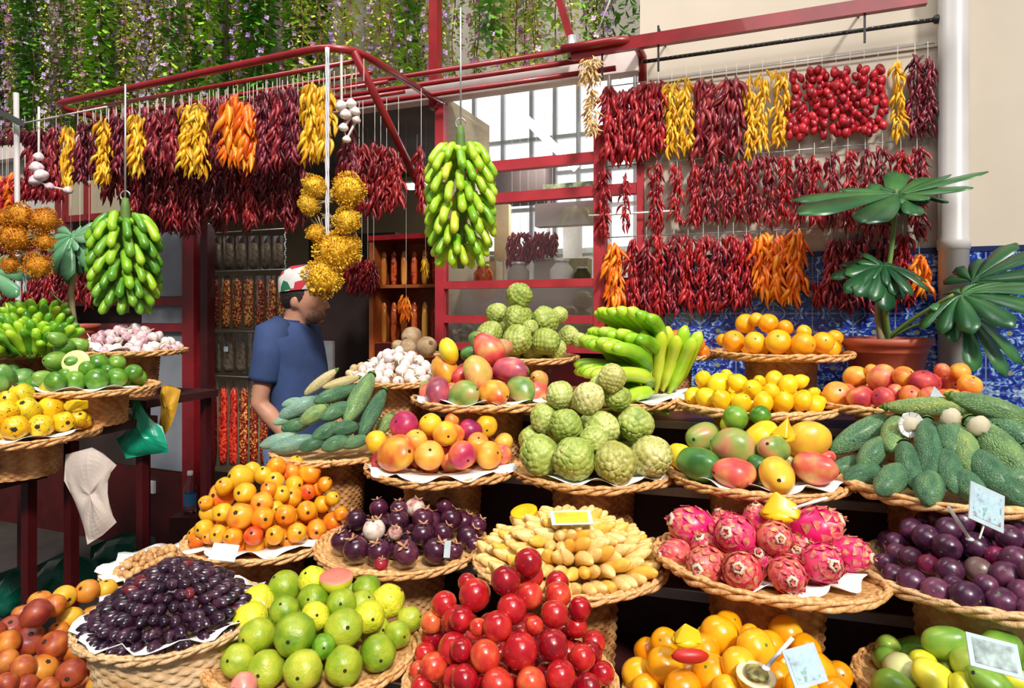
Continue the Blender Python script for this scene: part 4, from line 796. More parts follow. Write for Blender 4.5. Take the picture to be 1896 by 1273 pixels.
pile('kiwi', 'kiwi', 'b', zz(*A5, [(480, 660, 108), (460, 722, 92), (560, 715, 112), (408, 712, 66)]), 'the kiwi stand', 618, 2.0, .95, fill=False)
# ---------------------------------------------------------------- heaps of small fruit laid in rings
def oriented(kind, code, c, size, d, label, group):
    kd = KIND[kind]; o = ob(kd['name'].replace(' ', '_'), rnd.choice(SH[kd['shape']]), kd['skins'][code][1], None, c, to_dir(d, rnd.uniform(0, 6)), size)
    return tag(o, label, kd['cat'], group)
def rings(key, kind, codes, n_rings, r, topv, where, steep=1.35, lift=.25, Rb=.9, elong=1.0, tw=.85, lim=999, word=''):
    t = TR[key]; Rb *= t.r; z0 = t.z0+r; top = P(UH, topv, t.c.y).z-r; cnt = 0; kd = KIND[kind]
    for k in range(n_rings):
        f = 1-k/(n_rings-.35); rad = max(.001, Rb*f); z = z0+(top-z0)*(1-f**steep); n = max(1, int(2*math.pi*rad/(2*r*tw)))
        if k == n_rings-1: n = 3; rad = r
        for j in range(n):
            a = 2*math.pi*(j+.5*(k % 2))/n+rnd.uniform(-.05, .05)
            if math.sin(a) > .55 and k < n_rings*.5: continue          # the far side shows nothing here
            if cnt >= lim: return
            out = Vector((math.cos(a), math.sin(a), 0)); jl = rnd.uniform(-.15, .15)
            d = (out+Vector((0, 0, lift+jl))+out.cross(Vector((0, 0, 1)))*rnd.uniform(-.25, .25)).normalized()
            c = Vector((t.c.x, t.c.y, z))+out*(rad-r*elong*.75)+Vector((0, 0, rnd.uniform(-.3, .4)*r))
            code = rnd.choices([x[0] for x in codes], [x[1] for x in codes])[0]
            band = 'lowest rows' if k < n_rings*.34 else ('middle rows' if k < n_rings*.7 else 'top')
            side = 'left side' if out.x < -.35 else ('right side' if out.x > .35 else 'front')
            oriented(kind, code, c, r*rnd.uniform(.92, 1.08), d, f"{kd['skins'][code][0]} {kd['name']}, {band}, {side} of {where}", f"{kd['name']}s of {where}, {side}, {band}"); cnt += 1
rings('date', 'date', [('b', .94), ('r', .06)], 9, .0126, 1030, 'the black plum heap', 1.5, .15, .96, 1.7, .92, 300)
rings('finger', 'finger', [('y', .8), ('o', .2)], 8, .0162, 950, 'the finger fruit stand', 2.1, .42, .98, 3.0, .94, 260)
# hand-placed odd fruits
def heap(key, kind, codes, n, r, topv, where, p=1.5, Rb=.88, spread=1):
    t = TR[key]; Rb *= t.r; z0 = t.z0+r*.8; top = P(UH, topv, t.c.y).z-r; pts = []; tries = 0; kd = KIND[kind]
    while len(pts) < n and tries < 9000:
        tries += 1; a = rnd.uniform(0, 6.283); q = math.sqrt(rnd.random())*Rb
        if math.sin(a)*q > .6*Rb: continue
        z = z0+(top-z0)*(1-(q/Rb)**p)-rnd.choice([0, 0, 1.2*r]); z = max(z, z0)
        c = Vector((t.c.x+q*math.cos(a), t.c.y+q*math.sin(a), z))
        if all((c-o).length > r*1.62 for o in pts):
            pts.append(c); code = rnd.choices([x[0] for x in codes], [x[1] for x in codes])[0]
            o = build_fruit(kind, code, c, r*rnd.uniform(.88, 1.12), Vector((math.cos(a), math.sin(a), .5)))
            side = 'left side' if math.cos(a)*q < -.3*Rb else ('right side' if math.cos(a)*q > .3*Rb else 'middle')
            lv = 'upper' if q < .5*Rb else 'lower'
            o['label'] = f"{kd['skins'][code][0]} {kd['name']} in the {lv} {side} of {where}"; o['group'] = f"{lv} {side} of {where}, {kd['skins'][code][0]}"
heap('garlicl', 'garlic', [('p', .8), ('w', .2)], 95, .0200, 596, 'the pinkish garlic heap at left')
heap('garlic', 'garlic', [('w', .9), ('p', .1)], 60, .0210, 640, 'the white garlic heap by the mangoes')
heap('nut', 'nut', [('n', 1)], 120, .0105, 1012, 'the paper-lined nut tray', 2, .80)

# long monstera fruits: (head, tip, width) measured in a crop
def longs(key, ox, oy, s, items, where, topv, Rb, p=1.3):
    t = TR[key]; Rb_ = Rb*t.r; Ls = []
    for i, it in enumerate(items):
        (x0, y0), (x1, y1), w, code = it; r = w*s/2*t.c.y/F
        topz = P(UH, topv, t.c.y).z-r
        a = (ox+x0*s, oy+y0*s); b = (ox+x1*s, oy+y1*s)
        Yb = ray_to_dome(t, b[0], b[1], r, Rb_, topz, p); Ya = ray_to_dome(t, a[0], a[1], r, Rb_, topz, p); Ya = max(Ya, Yb+.02) if y1 > y0+20 else Ya
        Ls.append([P(*a, Ya), P(*b, Yb), r, code, b])
    Ls2 = sorted(Ls, key=lambda q: q[4][0])
    for k, (a, b, r, code, _) in enumerate(Ls2):
        d = (b-a); r *= 1.06; L = d.length/2+r*.80; L = max(L, r*1.8)
        word, mat = KIND['long']['skins'][code]
        o = ob('monstera_fruit', SH['long'][k % 2], mat, None, (a+b)/2, to_dir(d, rnd.uniform(0, 6)), (r, r, L))
        tag(o, f"{word} scaly long monstera fruit, tip {ORD[k] if k < 15 else str(k)} from left in {where}" if k < 15 else f"{word} scaly long monstera fruit, tip {['rightmost but four','rightmost but three','rightmost but two','next to rightmost','rightmost','far right','lowest right'][k-15]} in {where}", 'fruit', 'monstera fruits of '+where)
        st = MB(); st.lathe([(.42, -1.0), (.5, -.94), (.2, -1.06), (.12, -1.12), (.0, -1.13)], 10); 
        ob('stalk_end', st.mesh('stalk_end'), M['stem_green'], o)
longs('monstr', 1130, 700, .45, [((1165, 160), (940, 280), 108, 'g'), ((1180, 180), (1160, 280), 98, 'l'), ((1120, 270), (1050, 345), 96, 'g'), ((1020, 345), (930, 380), 78, 'g'), ((1090, 385), (995, 408), 86, 'g'), ((1190, 385), (1125, 450), 98, 'g'),
 ((1215, 290), (1250, 425), 92, 'g'), ((1305, 195), (1320, 385), 98, 'g'), ((1390, 180), (1402, 290), 92, 'g'), ((1385, 320), (1412, 440), 84, 'g'), ((1315, 420), (1308, 480), 96, 'g'), ((1440, 225), (1485, 365), 88, 'l'), ((1505, 200), (1690, 380), 118, 'l'), ((1560, 165), (1730, 290), 118, 'g'),
 ((1520, 335), (1600, 440), 108, 'g'), ((1600, 425), (1670, 490), 84, 'g'), ((1450, 420), (1495, 465), 90, 'g'), ((1440, 85), (1720, 175), 96, 'l'), ((1165, 118), (1490, 120), 82, 'l'), ((1640, 420), (1740, 420), 90, 'g'), ((1730, 310), (1830, 420), 105, 'g'), ((1720, 180), (1850, 290), 105, 'l')], 'the right edge stand', 735, .92)
longs('monstl', 480, 640, .1807, [((760, 270), (500, 470), 105, 'y'), ((990, 330), (690, 420), 100, 'y'), ((960, 430), (620, 550), 150, 'g'), ((1130, 340), (920, 730), 190, 'l'), ((1260, 490), (1060, 880), 160, 'g'), ((880, 620), (690, 720), 150, 'g'), ((540, 560), (270, 690), 160, 'b'), ((400, 560), (270, 600), 90, 'b'),
 ((470, 780), (290, 830), 150, 'g'), ((640, 650), (480, 750), 150, 'l'), ((760, 830), (600, 930), 140, 'g'), ((960, 830), (800, 860), 145, 'g'), ((320, 930), (60, 1010), 130, 'b'), ((520, 960), (180, 1040), 150, 'b'), ((630, 980), (460, 1040), 120, 'g'), ((860, 970), (700, 1030), 140, 'g'), ((1080, 960), (870, 1010), 120, 'g'), ((1330, 750), (1250, 850), 140, 'l'), ((300, 740), (180, 780), 90, 'b')],
 'the heap by the man', 690, .98, 1.2)
# peeled white ends and flower-like cut slice on the right stand
def cutends(u, v, r, c, label, pet=False):
    t = TR['monstr']; Y = ray_to_dome(t, u, v, .03, .92*t.r, P(UH, 735, t.c.y).z-.02, 1.3)-.035; c = P(u, v, Y)
    o = empty('peeled_end', c, label, 'fruit'); mb = MB(); mb.blob((0, 0, 0), (r, r*.6, r*.9), 14, 8, lambda d: 1+nz(d, 4, .25)); q = mb.build('flesh', M['peel'], o, True)
    if pet:
        p2 = MB()
        for k in range(9):
            a = 2*math.pi*k/9; d = Vector((math.cos(a), -.35, math.sin(a))); s_ = Vector((-math.sin(a), 0, math.cos(a)))*r*.42
            c0 = d*r*.6; c1 = d*r*1.25; p2.add([c0-s_*.5, c0+s_*.5, c1+s_, c1-s_, c0*1.05+Vector((0, .01, 0)), c1+Vector((0, .01, 0))], [(0, 1, 2, 3), (0, 4, 1), (3, 5, 2), (0, 3, 5, 4), (1, 4, 5, 2)])
        p2.build('peel_petals', M['white_paper'], o)
    return o
M['peel'] = simple('pale_fruit_flesh', (.60, .52, .36), .6, nscale=20, namt=.2)
TR0 = TR['monstr'].c.y-.07
cutends(1683, 785, .026, P(1683, 785, 1.48), 'white petal-like paper cup with a cut fruit slice on the green fruits', True)
cutends(1760, 772, .026, P(1760, 768, 1.58), 'pale peeled fruit end above the middle of the right green fruits')
cutends(1812, 788, .028, P(1812, 785, 1.50), 'pale peeled fruit end towards the right edge on the green fruits')

# ---------------------------------------------------------------- bananas
def banana_mesh(i, bend=.9, n=12):
    mb = MB(); pts = []; rs = []
    for k in range(n+1):
        t = k/n; a = (t-.5)*bend; pts.append((math.sin(a)/bend, 0, (math.cos(a)-1)/bend)); 
        rs.append((.035 if t < .04 else (.05 if t < .1 else .135*min(1, (t-.02)*5)**.6*min(1, (1.0-t)*7+.22)**.7)))
    mb.tube(pts, rs, 6+i); m_ = mb.mesh('banana_skin%d' % i); return m_
BAN = [banana_mesh(0, .9), banana_mesh(1, .6), banana_mesh(0, 1.2)]
M['ban_g'] = fm('banana_green', [(.2, (.13, .36, .012)), (.5, (.26, .55, .02)), (.8, (.46, .68, .05))], 2.5, .9, .25, .34)
M['ban_l'] = fm('banana_lime', [(.2, (.26, .52, .012)), (.5, (.45, .70, .03)), (.8, (.62, .76, .08))], 2.5, .9, .25, .32)
M['ban_y'] = fm('banana_yellowing', [(.2, (.45, .60, .02)), (.8, (.72, .74, .06))], 2.5, .9, .25, .34)
M['ban_d'] = fm('banana_deep_green', [(.2, (.05, .20, .012)), (.5, (.12, .34, .02)), (.8, (.26, .50, .05))], 2.5, .9, .25, .34)
def hangbunch(u, vt, vb, w, Y, mats, label, seed, n=96, bl=.115):
    rs = random.Random(seed); top = P(u, vt, Y); bot = P(u, vb, Y); Hh = top.z-bot.z; Rr = w/2*Y/F
    e = empty('banana_bunch', top, label, 'bananas')
    mb = MB(); mb.tube([(0, 0, .04), (0, .0, 0), (.004, 0, -Hh*.5), (0, 0, -Hh*1.02)], [.012, .018, .022, .014], 10); mb.build('stalk', M['stem_green'], e, True)
    mb = MB(); mb.tube([(0, 0, .03), (0, 0, .50)], .004, 6); mb.tube([(math.cos(a)*.02, 0, .05+math.sin(a)*.02) for a in [k*.6 for k in range(10)]], .003, 5); mb.build('hanging_wire', M['alu'], e, True)
    k = 0; rows = 12; 
    for r_ in range(rows):
        t = (r_+.5)/rows; prof = Rr*min(1, .62+t*2.2)*(1 if t < .7 else 1-(t-.7)*1.1); m_ = int(n/rows)
        for j in range(m_):
            a = 2*math.pi*(j+.5*(r_ % 2))/m_+rs.uniform(-.14, .14)
            out = Vector((math.cos(a), math.sin(a), 0)); tan = Vector((-out.y, out.x, 0)); slant = rs.uniform(-.1, .25)
            dn = .78 if t > .1 else .1
            d = (out*.62+Vector((0, 0, -dn))+tan*slant*.6).normalized()
            L = bl*rs.uniform(.9, 1.1)*2; tip = out*(prof)*1.02+Vector((0, 0, -Hh*t*.93-.05)); c = tip-d*L*.38
            x = d; zax = (out-d*out.dot(d)).normalized(); y = zax.cross(x); Mx = Matrix((x, y, zax)).transposed()
            ob('banana', rs.choice(BAN[:2]), M[rs.choices(mats[0], mats[1])[0]], e, c, Mx.to_euler(), (L*.82, L*.90, L*.90))
    return e
hangbunch(853, 252, 492, 132, 2.52, (['ban_l', 'ban_y', 'ban_g'], [.66, .06, .28]), 'big lime green banana bunch hanging before the red window', 5, 98, .068)
hangbunch(232, 385, 575, 122, 2.62, (['ban_g', 'ban_d', 'ban_l'], [.4, .52, .08]), 'dark green banana bunch hanging behind the garlic and limes', 9, 92, .070)
def hand(base, heading, n, L, mats, label, fan=.16, lift=.35, rows=2, up=0.0, name='banana_hand', seed=1, wr=.80):
    """a hand of bananas fanning from its crown"""
    rs = random.Random(seed); e = empty(name, base, label, 'bananas'); hd = Vector(heading).normalized(); side = hd.cross(Vector((0, 0, 1))).normalized(); upv = side.cross(hd).normalized()
    mb = MB(); mb.blob((0, 0, 0), (.022, .022, .018), 10, 6); mb.build('crown', M['stem_green'], e, True)
    for r_ in range(rows):
        for j in range(n):
            q = (j-(n-1)/2); d = (hd+side*q*fan+upv*(lift*(r_-.3)+rs.uniform(-.04, .04))).normalized()
            st = side*q*L*.10+upv*(r_*L*.16); c = st+d*L*.52
            zax = (upv-d*upv.dot(d)).normalized(); y = zax.cross(d); Mx = Matrix((d, y, zax)).transposed()
            ob('banana', rs.choice(BAN), M[rs.choices(mats[0], mats[1])[0]], e, c, Mx.to_euler(), (L*rs.uniform(.95, 1.05), L*wr, L*wr))
    return e
G = (['ban_l', 'ban_g'], [.55, .45]); T = TR['banana']
def hp(u, v, Y): return P(u, v, Y)
hand(hp(1200, 712, 2.25), (-1.0, -.25, -.12), 6, .22, G, 'green banana hand pointing left at the front of the banana stand', .2, .32, 2, seed=2)
hand(hp(1195, 690, 2.36), (-.9, -.15, .18), 8, .24, G, 'green banana hand lying on top, tips towards the custard apples', .17, .30, 2, seed=3)
hand(hp(1205, 650, 2.45), (-.72, -.30, .42), 8, .22, G, 'topmost green banana hand, tips raised to the left', .17, .30, 2, seed=4)
hand(hp(1205, 725, 2.40), (-.10, -.18, 1.0), 7, .24, (['ban_l', 'ban_y'], [.5, .5]), 'yellowing banana hand standing upright at the right of the stand', .16, .28, 2, seed=5)
hand(hp(1190, 745, 2.22), (.5, -.7, -.05), 4, .10, G, 'short green banana hand at the right front of the stand', .28, .3, 1, seed=6)
Gd = (['ban_d', 'ban_g', 'ban_l'], [.3, .5, .2])
for k, (u, v, Y, hx, hz) in enumerate(((12, 640, 2.62, -.3, .9), (48, 640, 2.58, .15, 1), (88, 640, 2.62, .4, .9), (20, 655, 2.5, -.5, .5), (60, 657, 2.48, .1, .6), (95, 655, 2.52, .6, .5), (35, 615, 2.74, -.1, 1), (80, 612, 2.74, .3, 1))):
    hand(P(u, v, Y), (hx, -.35, hz), 5, .13, Gd, ['leftmost rear', 'middle rear', 'right rear', 'leftmost front', 'middle front', 'right front', 'top left', 'top right'][k]+' stubby green banana hand at the left edge', .26, .4, 2, seed=20+k, wr=.92)

# ---------------------------------------------------------------- cut samples, spoons, tags, paper
M['flesh_y'] = simple('yellow_flesh', (.92, .55, .01), .35, nscale=9, namt=.15, coat=.2); M['flesh_p'] = simple('pink_flesh', (.85, .22, .16), .4, nscale=12, namt=.3)
M['flesh_g'] = simple('pale_green_flesh', (.68, .72, .28), .45, nscale=6, namt=.15); M['red_rind'] = simple('red_rind', (.55, .02, .012), .4)
M['pulp'] = simple('seedy_pulp', (.30, .26, .08), .3, nscale=60, namt=.8, bmp=.5)
def halffruit(name, c, r, skin, flesh, face, label, extra=None, asp=1.0):
    o = empty(name, c, label, 'fruit'); Mx = to_dir(face); nu, nv = 20, 8
    mb = MB(); vv = [(math.sin(th)*math.cos(ph)*r, math.sin(th)*math.sin(ph)*r, -math.cos(th)*r*asp) for th in [k*math.pi/2/nv for k in range(nv+1)] for ph in [2*math.pi*i/nu for i in range(nu)]]
    fs = [(j*nu+i, j*nu+(i+1) % nu, (j+1)*nu+(i+1) % nu, (j+1)*nu+i) for j in range(nv) for i in range(nu)]; mb.add(vv, fs)
    q = mb.build('rind', skin, o, True); q.rotation_euler = Mx
    m2 = MB(); m2.lathe([(r*.99, -.001), (r*.93, .002), (r*.55, -.002 if not extra else -r*.15), (.001, -.002 if not extra else -r*.2)], 20); q = m2.build('flesh', flesh, o, True); q.rotation_euler = Mx
    if extra:
        m3 = MB(); m3.blob(extra[1], extra[2], 12, 6, lambda d: 1+nz(d, 3, .2)); q = m3.build(extra[0], extra[3], o, True); q.rotation_euler = Mx
    return o
def wedge(c, r, d, label, mat=None, name='cut_fruit'):
    """a chunky torn piece"""
    o = empty(name, c, label, 'fruit'); mb = MB(); n = 4
    mb.add([(-r*.8, -r*.55, 0), (r*.9, -r*.5, -r*.05), (r*1.0, r*.4, 0), (-r*.7, r*.5, 0), (-r*.15, -r*.2, r*1.15), (r*.75, r*.1, r*.55)], [(3, 2, 1, 0), (0, 1, 5, 4), (1, 2, 5), (2, 3, 4, 5), (3, 0, 4)])
    q = mb.build('flesh', mat or M['flesh_y'], o, True); q.rotation_euler = to_dir(d)
    bv = q.modifiers.new('b', 'BEVEL'); bv.width = r*.14; bv.segments = 3
    mb = MB(); mb.blob((0, 0, -r*.1), (r*.85, r*.6, r*.35), 16, 8); q = mb.build('rind', mat or M['flesh_y'], o, True); q.rotation_euler = to_dir(d); return o
halffruit('guava_half', P(623, 1066, 1.40), .036, KIND['guava']['skins']['y'][1], M['flesh_p'], (.05, -.12, 1), 'cut guava with pink flesh on top of the green guavas')
wedge(P(1450, 805, 1.76), .050, (.1, -.1, 1), 'cut yellow mango piece on top of the centre right mangoes')
wedge(P(1442, 948, 1.50), .050, (-.05, -.1, 1), 'cut yellow fruit cup on top of the dragon fruits')
wedge(P(1270, 1182, 1.20), .032, (0, -.1, 1), 'small yellow cut piece on the front orange pile')
mb = MB(); mb.blob((0, 0, 0), (.034, .012, .013), 14, 8); o = mb.build('rind_strip', M['red_rind'], None, True, None); o.location = P(1278, 1214, 1.155); tag(o, 'curved red rind strip among the front oranges', 'fruit')
halffruit('passion_fruit_half', P(1400, 1248, 1.13), .034, KIND['opas']['skins']['o'][1], simple('pale_pith', (.85, .72, .45), .5), (.02, -.22, 1), 'halved passion fruit cup with green pulp and white spoon', ('pulp', (0, 0, .004), (.021, .021, .006), M['pulp']))
halffruit('avocado_half', P(140, 670, 2.14), .042, KIND['avocado']['skins']['g'][1], M['flesh_g'], (.3, -1, .35), 'halved avocado showing pale flesh above the limes', None)
wedge(P(128, 655, 2.30), .03, (-.3, -.5, 1), 'small cut open avocado behind the limes', M['flesh_g'])
wedge(P(140, 750, 1.90), .035, (.6, -.6, .6), 'cut open bright yellow star fruit at the stand edge')
halffruit('papaya_half', P(970, 945, 1.70), .036, M['flesh_y'], M['flesh_y'], (-.2, -.2, 1), 'golden cut fruit on top of the finger fruit stand')
def spoon(a, b, label):
    mb = MB(); a, b = Vector(a), Vector(b); mb.tube([a, b], .0036, 6); mb.blob(b, (.008, .008, .004), 8, 5)
    return tag(mb.build('plastic_spoon', M['white_metal'], None, True), label, 'spoon')
spoon(P(1468, 1180, 1.10), P(1418, 1236, 1.10), 'white plastic spoon in the halved orange passion fruit')
spoon(P(1532, 921, 1.47), P(1470, 940, 1.48), 'white plastic spoon in the yellow cup above the dragon fruits')
spoon(P(1756, 938, 1.33), P(1796, 998, 1.34), 'white plastic spoon stuck in the purple passion fruits')
def tagmat():
    m, t, b = nt('printed_tag'); b.inputs['Roughness'].default_value = .25
    tc = N(t, 'ShaderNodeTexCoord'); n = N(t, 'ShaderNodeTexNoise', Scale=45.0, Detail=4.0); t.links.new(tc.outputs['Object'], n.inputs['Vector'])
    t.links.new(ramp(t, n.outputs[0], [(.34, (.38, .14, .14)), (.42, (.42, .60, .68)), (.56, (.55, .72, .78)), (.66, (.20, .36, .30))]), b.inputs['Base Color']); return m
M['tag'] = tagmat(); M['tagw'] = simple('white_card', (.52, .62, .66), .3, nscale=20, namt=.12)
def card(name, c, w, h, rot, mat, label, border=None, picture=None, stick=0):
    mb = MB(); mb.box((0, 0, 0), (w, .002, h)); o = mb.build(name, border or mat, None); o.location = c; o.rotation_euler = tuple(R(x) for x in rot); tag(o, label, 'price card')
    if stick: m3 = MB(); m3.tube([(0, .002, -h*.4), (0, .012, -h*.5-stick)], .0018, 6); m3.build('stick', M['white_metal'], o)
    if picture: m2 = MB(); m2.box((0, -.0014, 0), (w*.8, .001, h*.75)); m2.build('picture', picture, o)
    return o
card('price_card', P(1827, 938, 1.26), .082, .074, (-20, 24, 8), M['tag'], 'pale blue printed price card above the purple passion fruits', M['tagw'], M['tag'], .025)
card('price_card', P(1490, 1232, 1.06), .060, .058, (-28, -8, 12), M['tag'], 'clear wrapped price card standing behind the front oranges', M['tagw'], M['tag'])
card('price_card', P(1840, 1212, 1.06), .080, .052, (-38, 12, -8), M['tag'], 'greyish wrapped price card on the bottom right mangoes', M['tagw'], simple('card_picture', (.36, .44, .42), .3, nscale=50, namt=.6))
card('price_card', P(1058, 958, 1.56), .100, .045, (-62, 0, 4), M['tag'], 'small framed card with yellow fruit picture on the finger fruits', M['tagw'], simple('yellow_picture', (.78, .58, .03), .35, nscale=30, namt=.4))
card('price_card', P(828, 1016, 1.60), .016, .040, (-12, 8, 20), M['tagw'], 'narrow white card leaning at the mangosteen rim')
card('price_card', P(1738, 737, 1.80), .055, .040, (-25, 45, 8), M['tagw'], 'white folded card behind the right green fruits')
card('price_card', P(415, 1022, 1.62), .062, .045, (-50, 10, 10), M['white_paper'], 'white card between the nuts and the black plums')
def liner(key, r0, r1, label, seed, mat='white_paper', a0=0, a1=6.2832, dz=0):
    t = TR[key]; rs = random.Random(seed); mb = MB(); n = 60; vv = []; full = a1-a0 > 6.2
    for k in range(n+1):
        a = a0+(a1-a0)*k/n; w = 1+.05*math.sin(a*9+seed)+.04*math.sin(a*17+seed*2); z = .006+.012*math.sin(a*11+seed)*t.r*3
        for q, zz_ in ((r0, .004), ((r0+r1)/2, .012), (r1*w, .012+z)): vv.append((q*t.r*math.cos(a), q*t.r*math.sin(a), zz_))
    fs = []
    for k in range(n):
        for j in range(2): fs.append((k*3+j, k*3+j+1, (k+1)*3+j+1, (k+1)*3+j))
    mb.add(vv, fs); o = mb.build('paper_liner', M[mat], None, True); o.location = (t.c.x, t.c.y, t.c.z+dz); tag(o, label, 'paper')
    md = o.modifiers.new('thick', 'SOLIDIFY'); md.thickness = .0012; return o
liner('date', .70, .99, 'white paper lining showing around the black plum basket rim', 1)
liner('nut', .60, 1.05, 'white paper lining of the nut tray', 2)
liner('dragon', .5, .84, 'white paper lining under the dragon fruits', 3, a0=3.9, a1=6.4)
liner('mangor', .5, .97, 'pinkish white paper under the centre right mangoes', 4, a0=3.7, a1=6.1)
liner('peachm', .5, 1.04, 'white paper spilling over the mixed peach stand rim', 5, a0=3.3, a1=6.0)
liner('mangomid', .5, 1.02, 'white paper under the mangoes left of the green bananas', 6, a0=3.2, a1=6.2)
liner('cheri', .5, .98, 'white paper peeking out below the centre custard apples', 7, a0=3.8, a1=5.9)
liner('garlicl', .5, 1.02, 'white paper under the pinkish garlic', 8, a0=3.2, a1=5.4)
liner('avocado', .5, 1.0, 'thin paper under the limes', 9, a0=3.9, a1=6.0)
liner('papaya', .5, 1.0, 'thin paper under the golden star fruits', 10, a0=3.9, a1=6.2)
liner('loquat', .5, 1.0, 'pale paper edge under the small papayas', 11, a0=3.9, a1=5.9)
liner('banana', .5, 1.04, 'white paper at the right rim of the banana stand', 12, a0=4.9, a1=6.5)

# ---------------------------------------------------------------- bags hanging by the left stands
def sheet(name, pts, Yd, th, mat, label, cat='bag', rough=.012, seed=0):
    """crumpled hanging bag or cloth: two puffed sides from an outline in frame pixels"""
    rs = random.Random(seed); n = len(pts); cu = sum(p[0] for p in pts)/n; cv = sum(p[1] for p in pts)/n; c0 = P(cu, cv, Yd)
    vv = []; fs = []; rings_ = 5
    for side in (-1, 1):
        for k in range(rings_):
            f = 1-k/rings_
            for i, (u, v) in enumerate(pts):
                p = P(cu+(u-cu)*f, cv+(v-cv)*f, Yd)-c0; bulge = th*(1-f**2)**.5+rough*noise.noise(Vector((u*.02, v*.02, seed+side)))*(1-f)*2
                vv.append((p.x, p.y+side*bulge+rough*.8*math.sin(i*2.1+k+seed), p.z))
        vv.append((0, side*th, 0))
    half = rings_*n+1
    for s_ in range(2):
        o = s_*half
        for k in range(rings_-1):
            for i in range(n): fs.append((o+k*n+i, o+k*n+(i+1) % n, o+(k+1)*n+(i+1) % n, o+(k+1)*n+i))
        for i in range(n): fs.append((o+(rings_-1)*n+i, o+(rings_-1)*n+(i+1) % n, o+rings_*n))
    for i in range(n): fs.append((i, half+i, half+(i+1) % n, (i+1) % n))
    mb = MB(); mb.add(vv, fs); o = mb.build(name, mat, None, False); o.location = c0; sub = o.modifiers.new('s', 'SUBSURF'); sub.levels = sub.render_levels = 1
    return tag(o, label, cat)
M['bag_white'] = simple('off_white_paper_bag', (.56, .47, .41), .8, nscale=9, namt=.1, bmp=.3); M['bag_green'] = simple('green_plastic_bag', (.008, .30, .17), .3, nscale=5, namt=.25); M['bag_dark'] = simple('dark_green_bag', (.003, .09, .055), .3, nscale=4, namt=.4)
M['bag_yellow'] = simple('ochre_cloth', (.62, .33, .02), .6, nscale=8, namt=.3)
sheet('paper_bag', [(118, 842), (170, 828), (195, 838), (213, 862), (196, 885), (205, 940), (213, 968), (190, 990), (165, 1006), (152, 975), (140, 930), (122, 888)], 1.98, .018, M['bag_white'], 'off-white paper bag hanging under the golden star fruit stand', seed=1)
sheet('plastic_bag', [(242, 740), (262, 742), (275, 775), (298, 790), (312, 822), (312, 838), (270, 842), (236, 848), (215, 812), (238, 798)], 2.35, .02, M['bag_green'], 'bright green plastic bag hanging beside the lime stand', seed=2)
sheet('cloth', [(300, 714), (318, 712), (333, 722), (326, 760), (318, 790), (302, 806), (294, 785), (302, 755), (293, 735)], 2.45, .012, M['bag_yellow'], 'ochre cloth hanging below the garlic stand', 'cloth', seed=3)
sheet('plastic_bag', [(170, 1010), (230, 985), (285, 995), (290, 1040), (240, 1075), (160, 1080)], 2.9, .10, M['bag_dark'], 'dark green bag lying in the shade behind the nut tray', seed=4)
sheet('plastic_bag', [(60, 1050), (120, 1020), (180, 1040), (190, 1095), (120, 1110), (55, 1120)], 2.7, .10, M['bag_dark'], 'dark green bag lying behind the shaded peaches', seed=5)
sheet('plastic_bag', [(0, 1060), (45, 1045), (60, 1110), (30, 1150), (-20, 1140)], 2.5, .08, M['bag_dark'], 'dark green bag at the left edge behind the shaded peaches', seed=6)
# ---------------------------------------------------------------- dried chillies
def chilli_mesh(i, bend):
    mb = MB(); pts = []; rs = []
    for k in range(7):
        t = k/6; pts.append((bend*math.sin(t*2.6)*.18, bend*.08*math.sin(t*5), -t)); rs.append([.035, .10, .12, .108, .08, .045, .008][k])
    mb.tube(pts, rs, 5); return mb.mesh('chilli_skin%d' % i)
CH = [chilli_mesh(0, 1), chilli_mesh(1, -1), chilli_mesh(2, .3)]
def bonnet():
    mb = MB(); mb.blob((0, 0, -.5), (.36, .36, .5), 12, 8, lambda d: 1+.12*math.cos(4*math.atan2(d.y, d.x))+nz(d, 2, .1)); return mb.mesh('bonnet_skin')
BO = [bonnet()]
def pep(name, a, b, c, rough=.36): return fm(name, [(.2, a), (.5, b), (.8, c)], 1.5, .6, .6, rough, coat=.1)
M['chi_red'] = pep('chilli_red', (.16, .003, .009), (.34, .007, .015), (.54, .03, .03)); M['chi_dark'] = pep('chilli_dark', (.055, .003, .010), (.16, .008, .022), (.34, .04, .06))
M['chi_brown'] = pep('chilli_maroon', (.10, .004, .012), (.24, .010, .022), (.42, .05, .05)); M['chi_yel'] = pep('chilli_yellow', (.80, .32, .008), (.88, .47, .012), (.92, .62, .05))
M['chi_or'] = pep('chilli_orange', (.80, .10, .003), (.92, .20, .008), (.95, .36, .02)); M['chi_bon'] = pep('bonnet_red', (.26, .003, .012), (.44, .006, .018), (.60, .02, .03), .4)
M['chi_deep'] = pep('chilli_deep_shade_red', (.10, .004, .006), (.22, .006, .010), (.36, .02, .02))
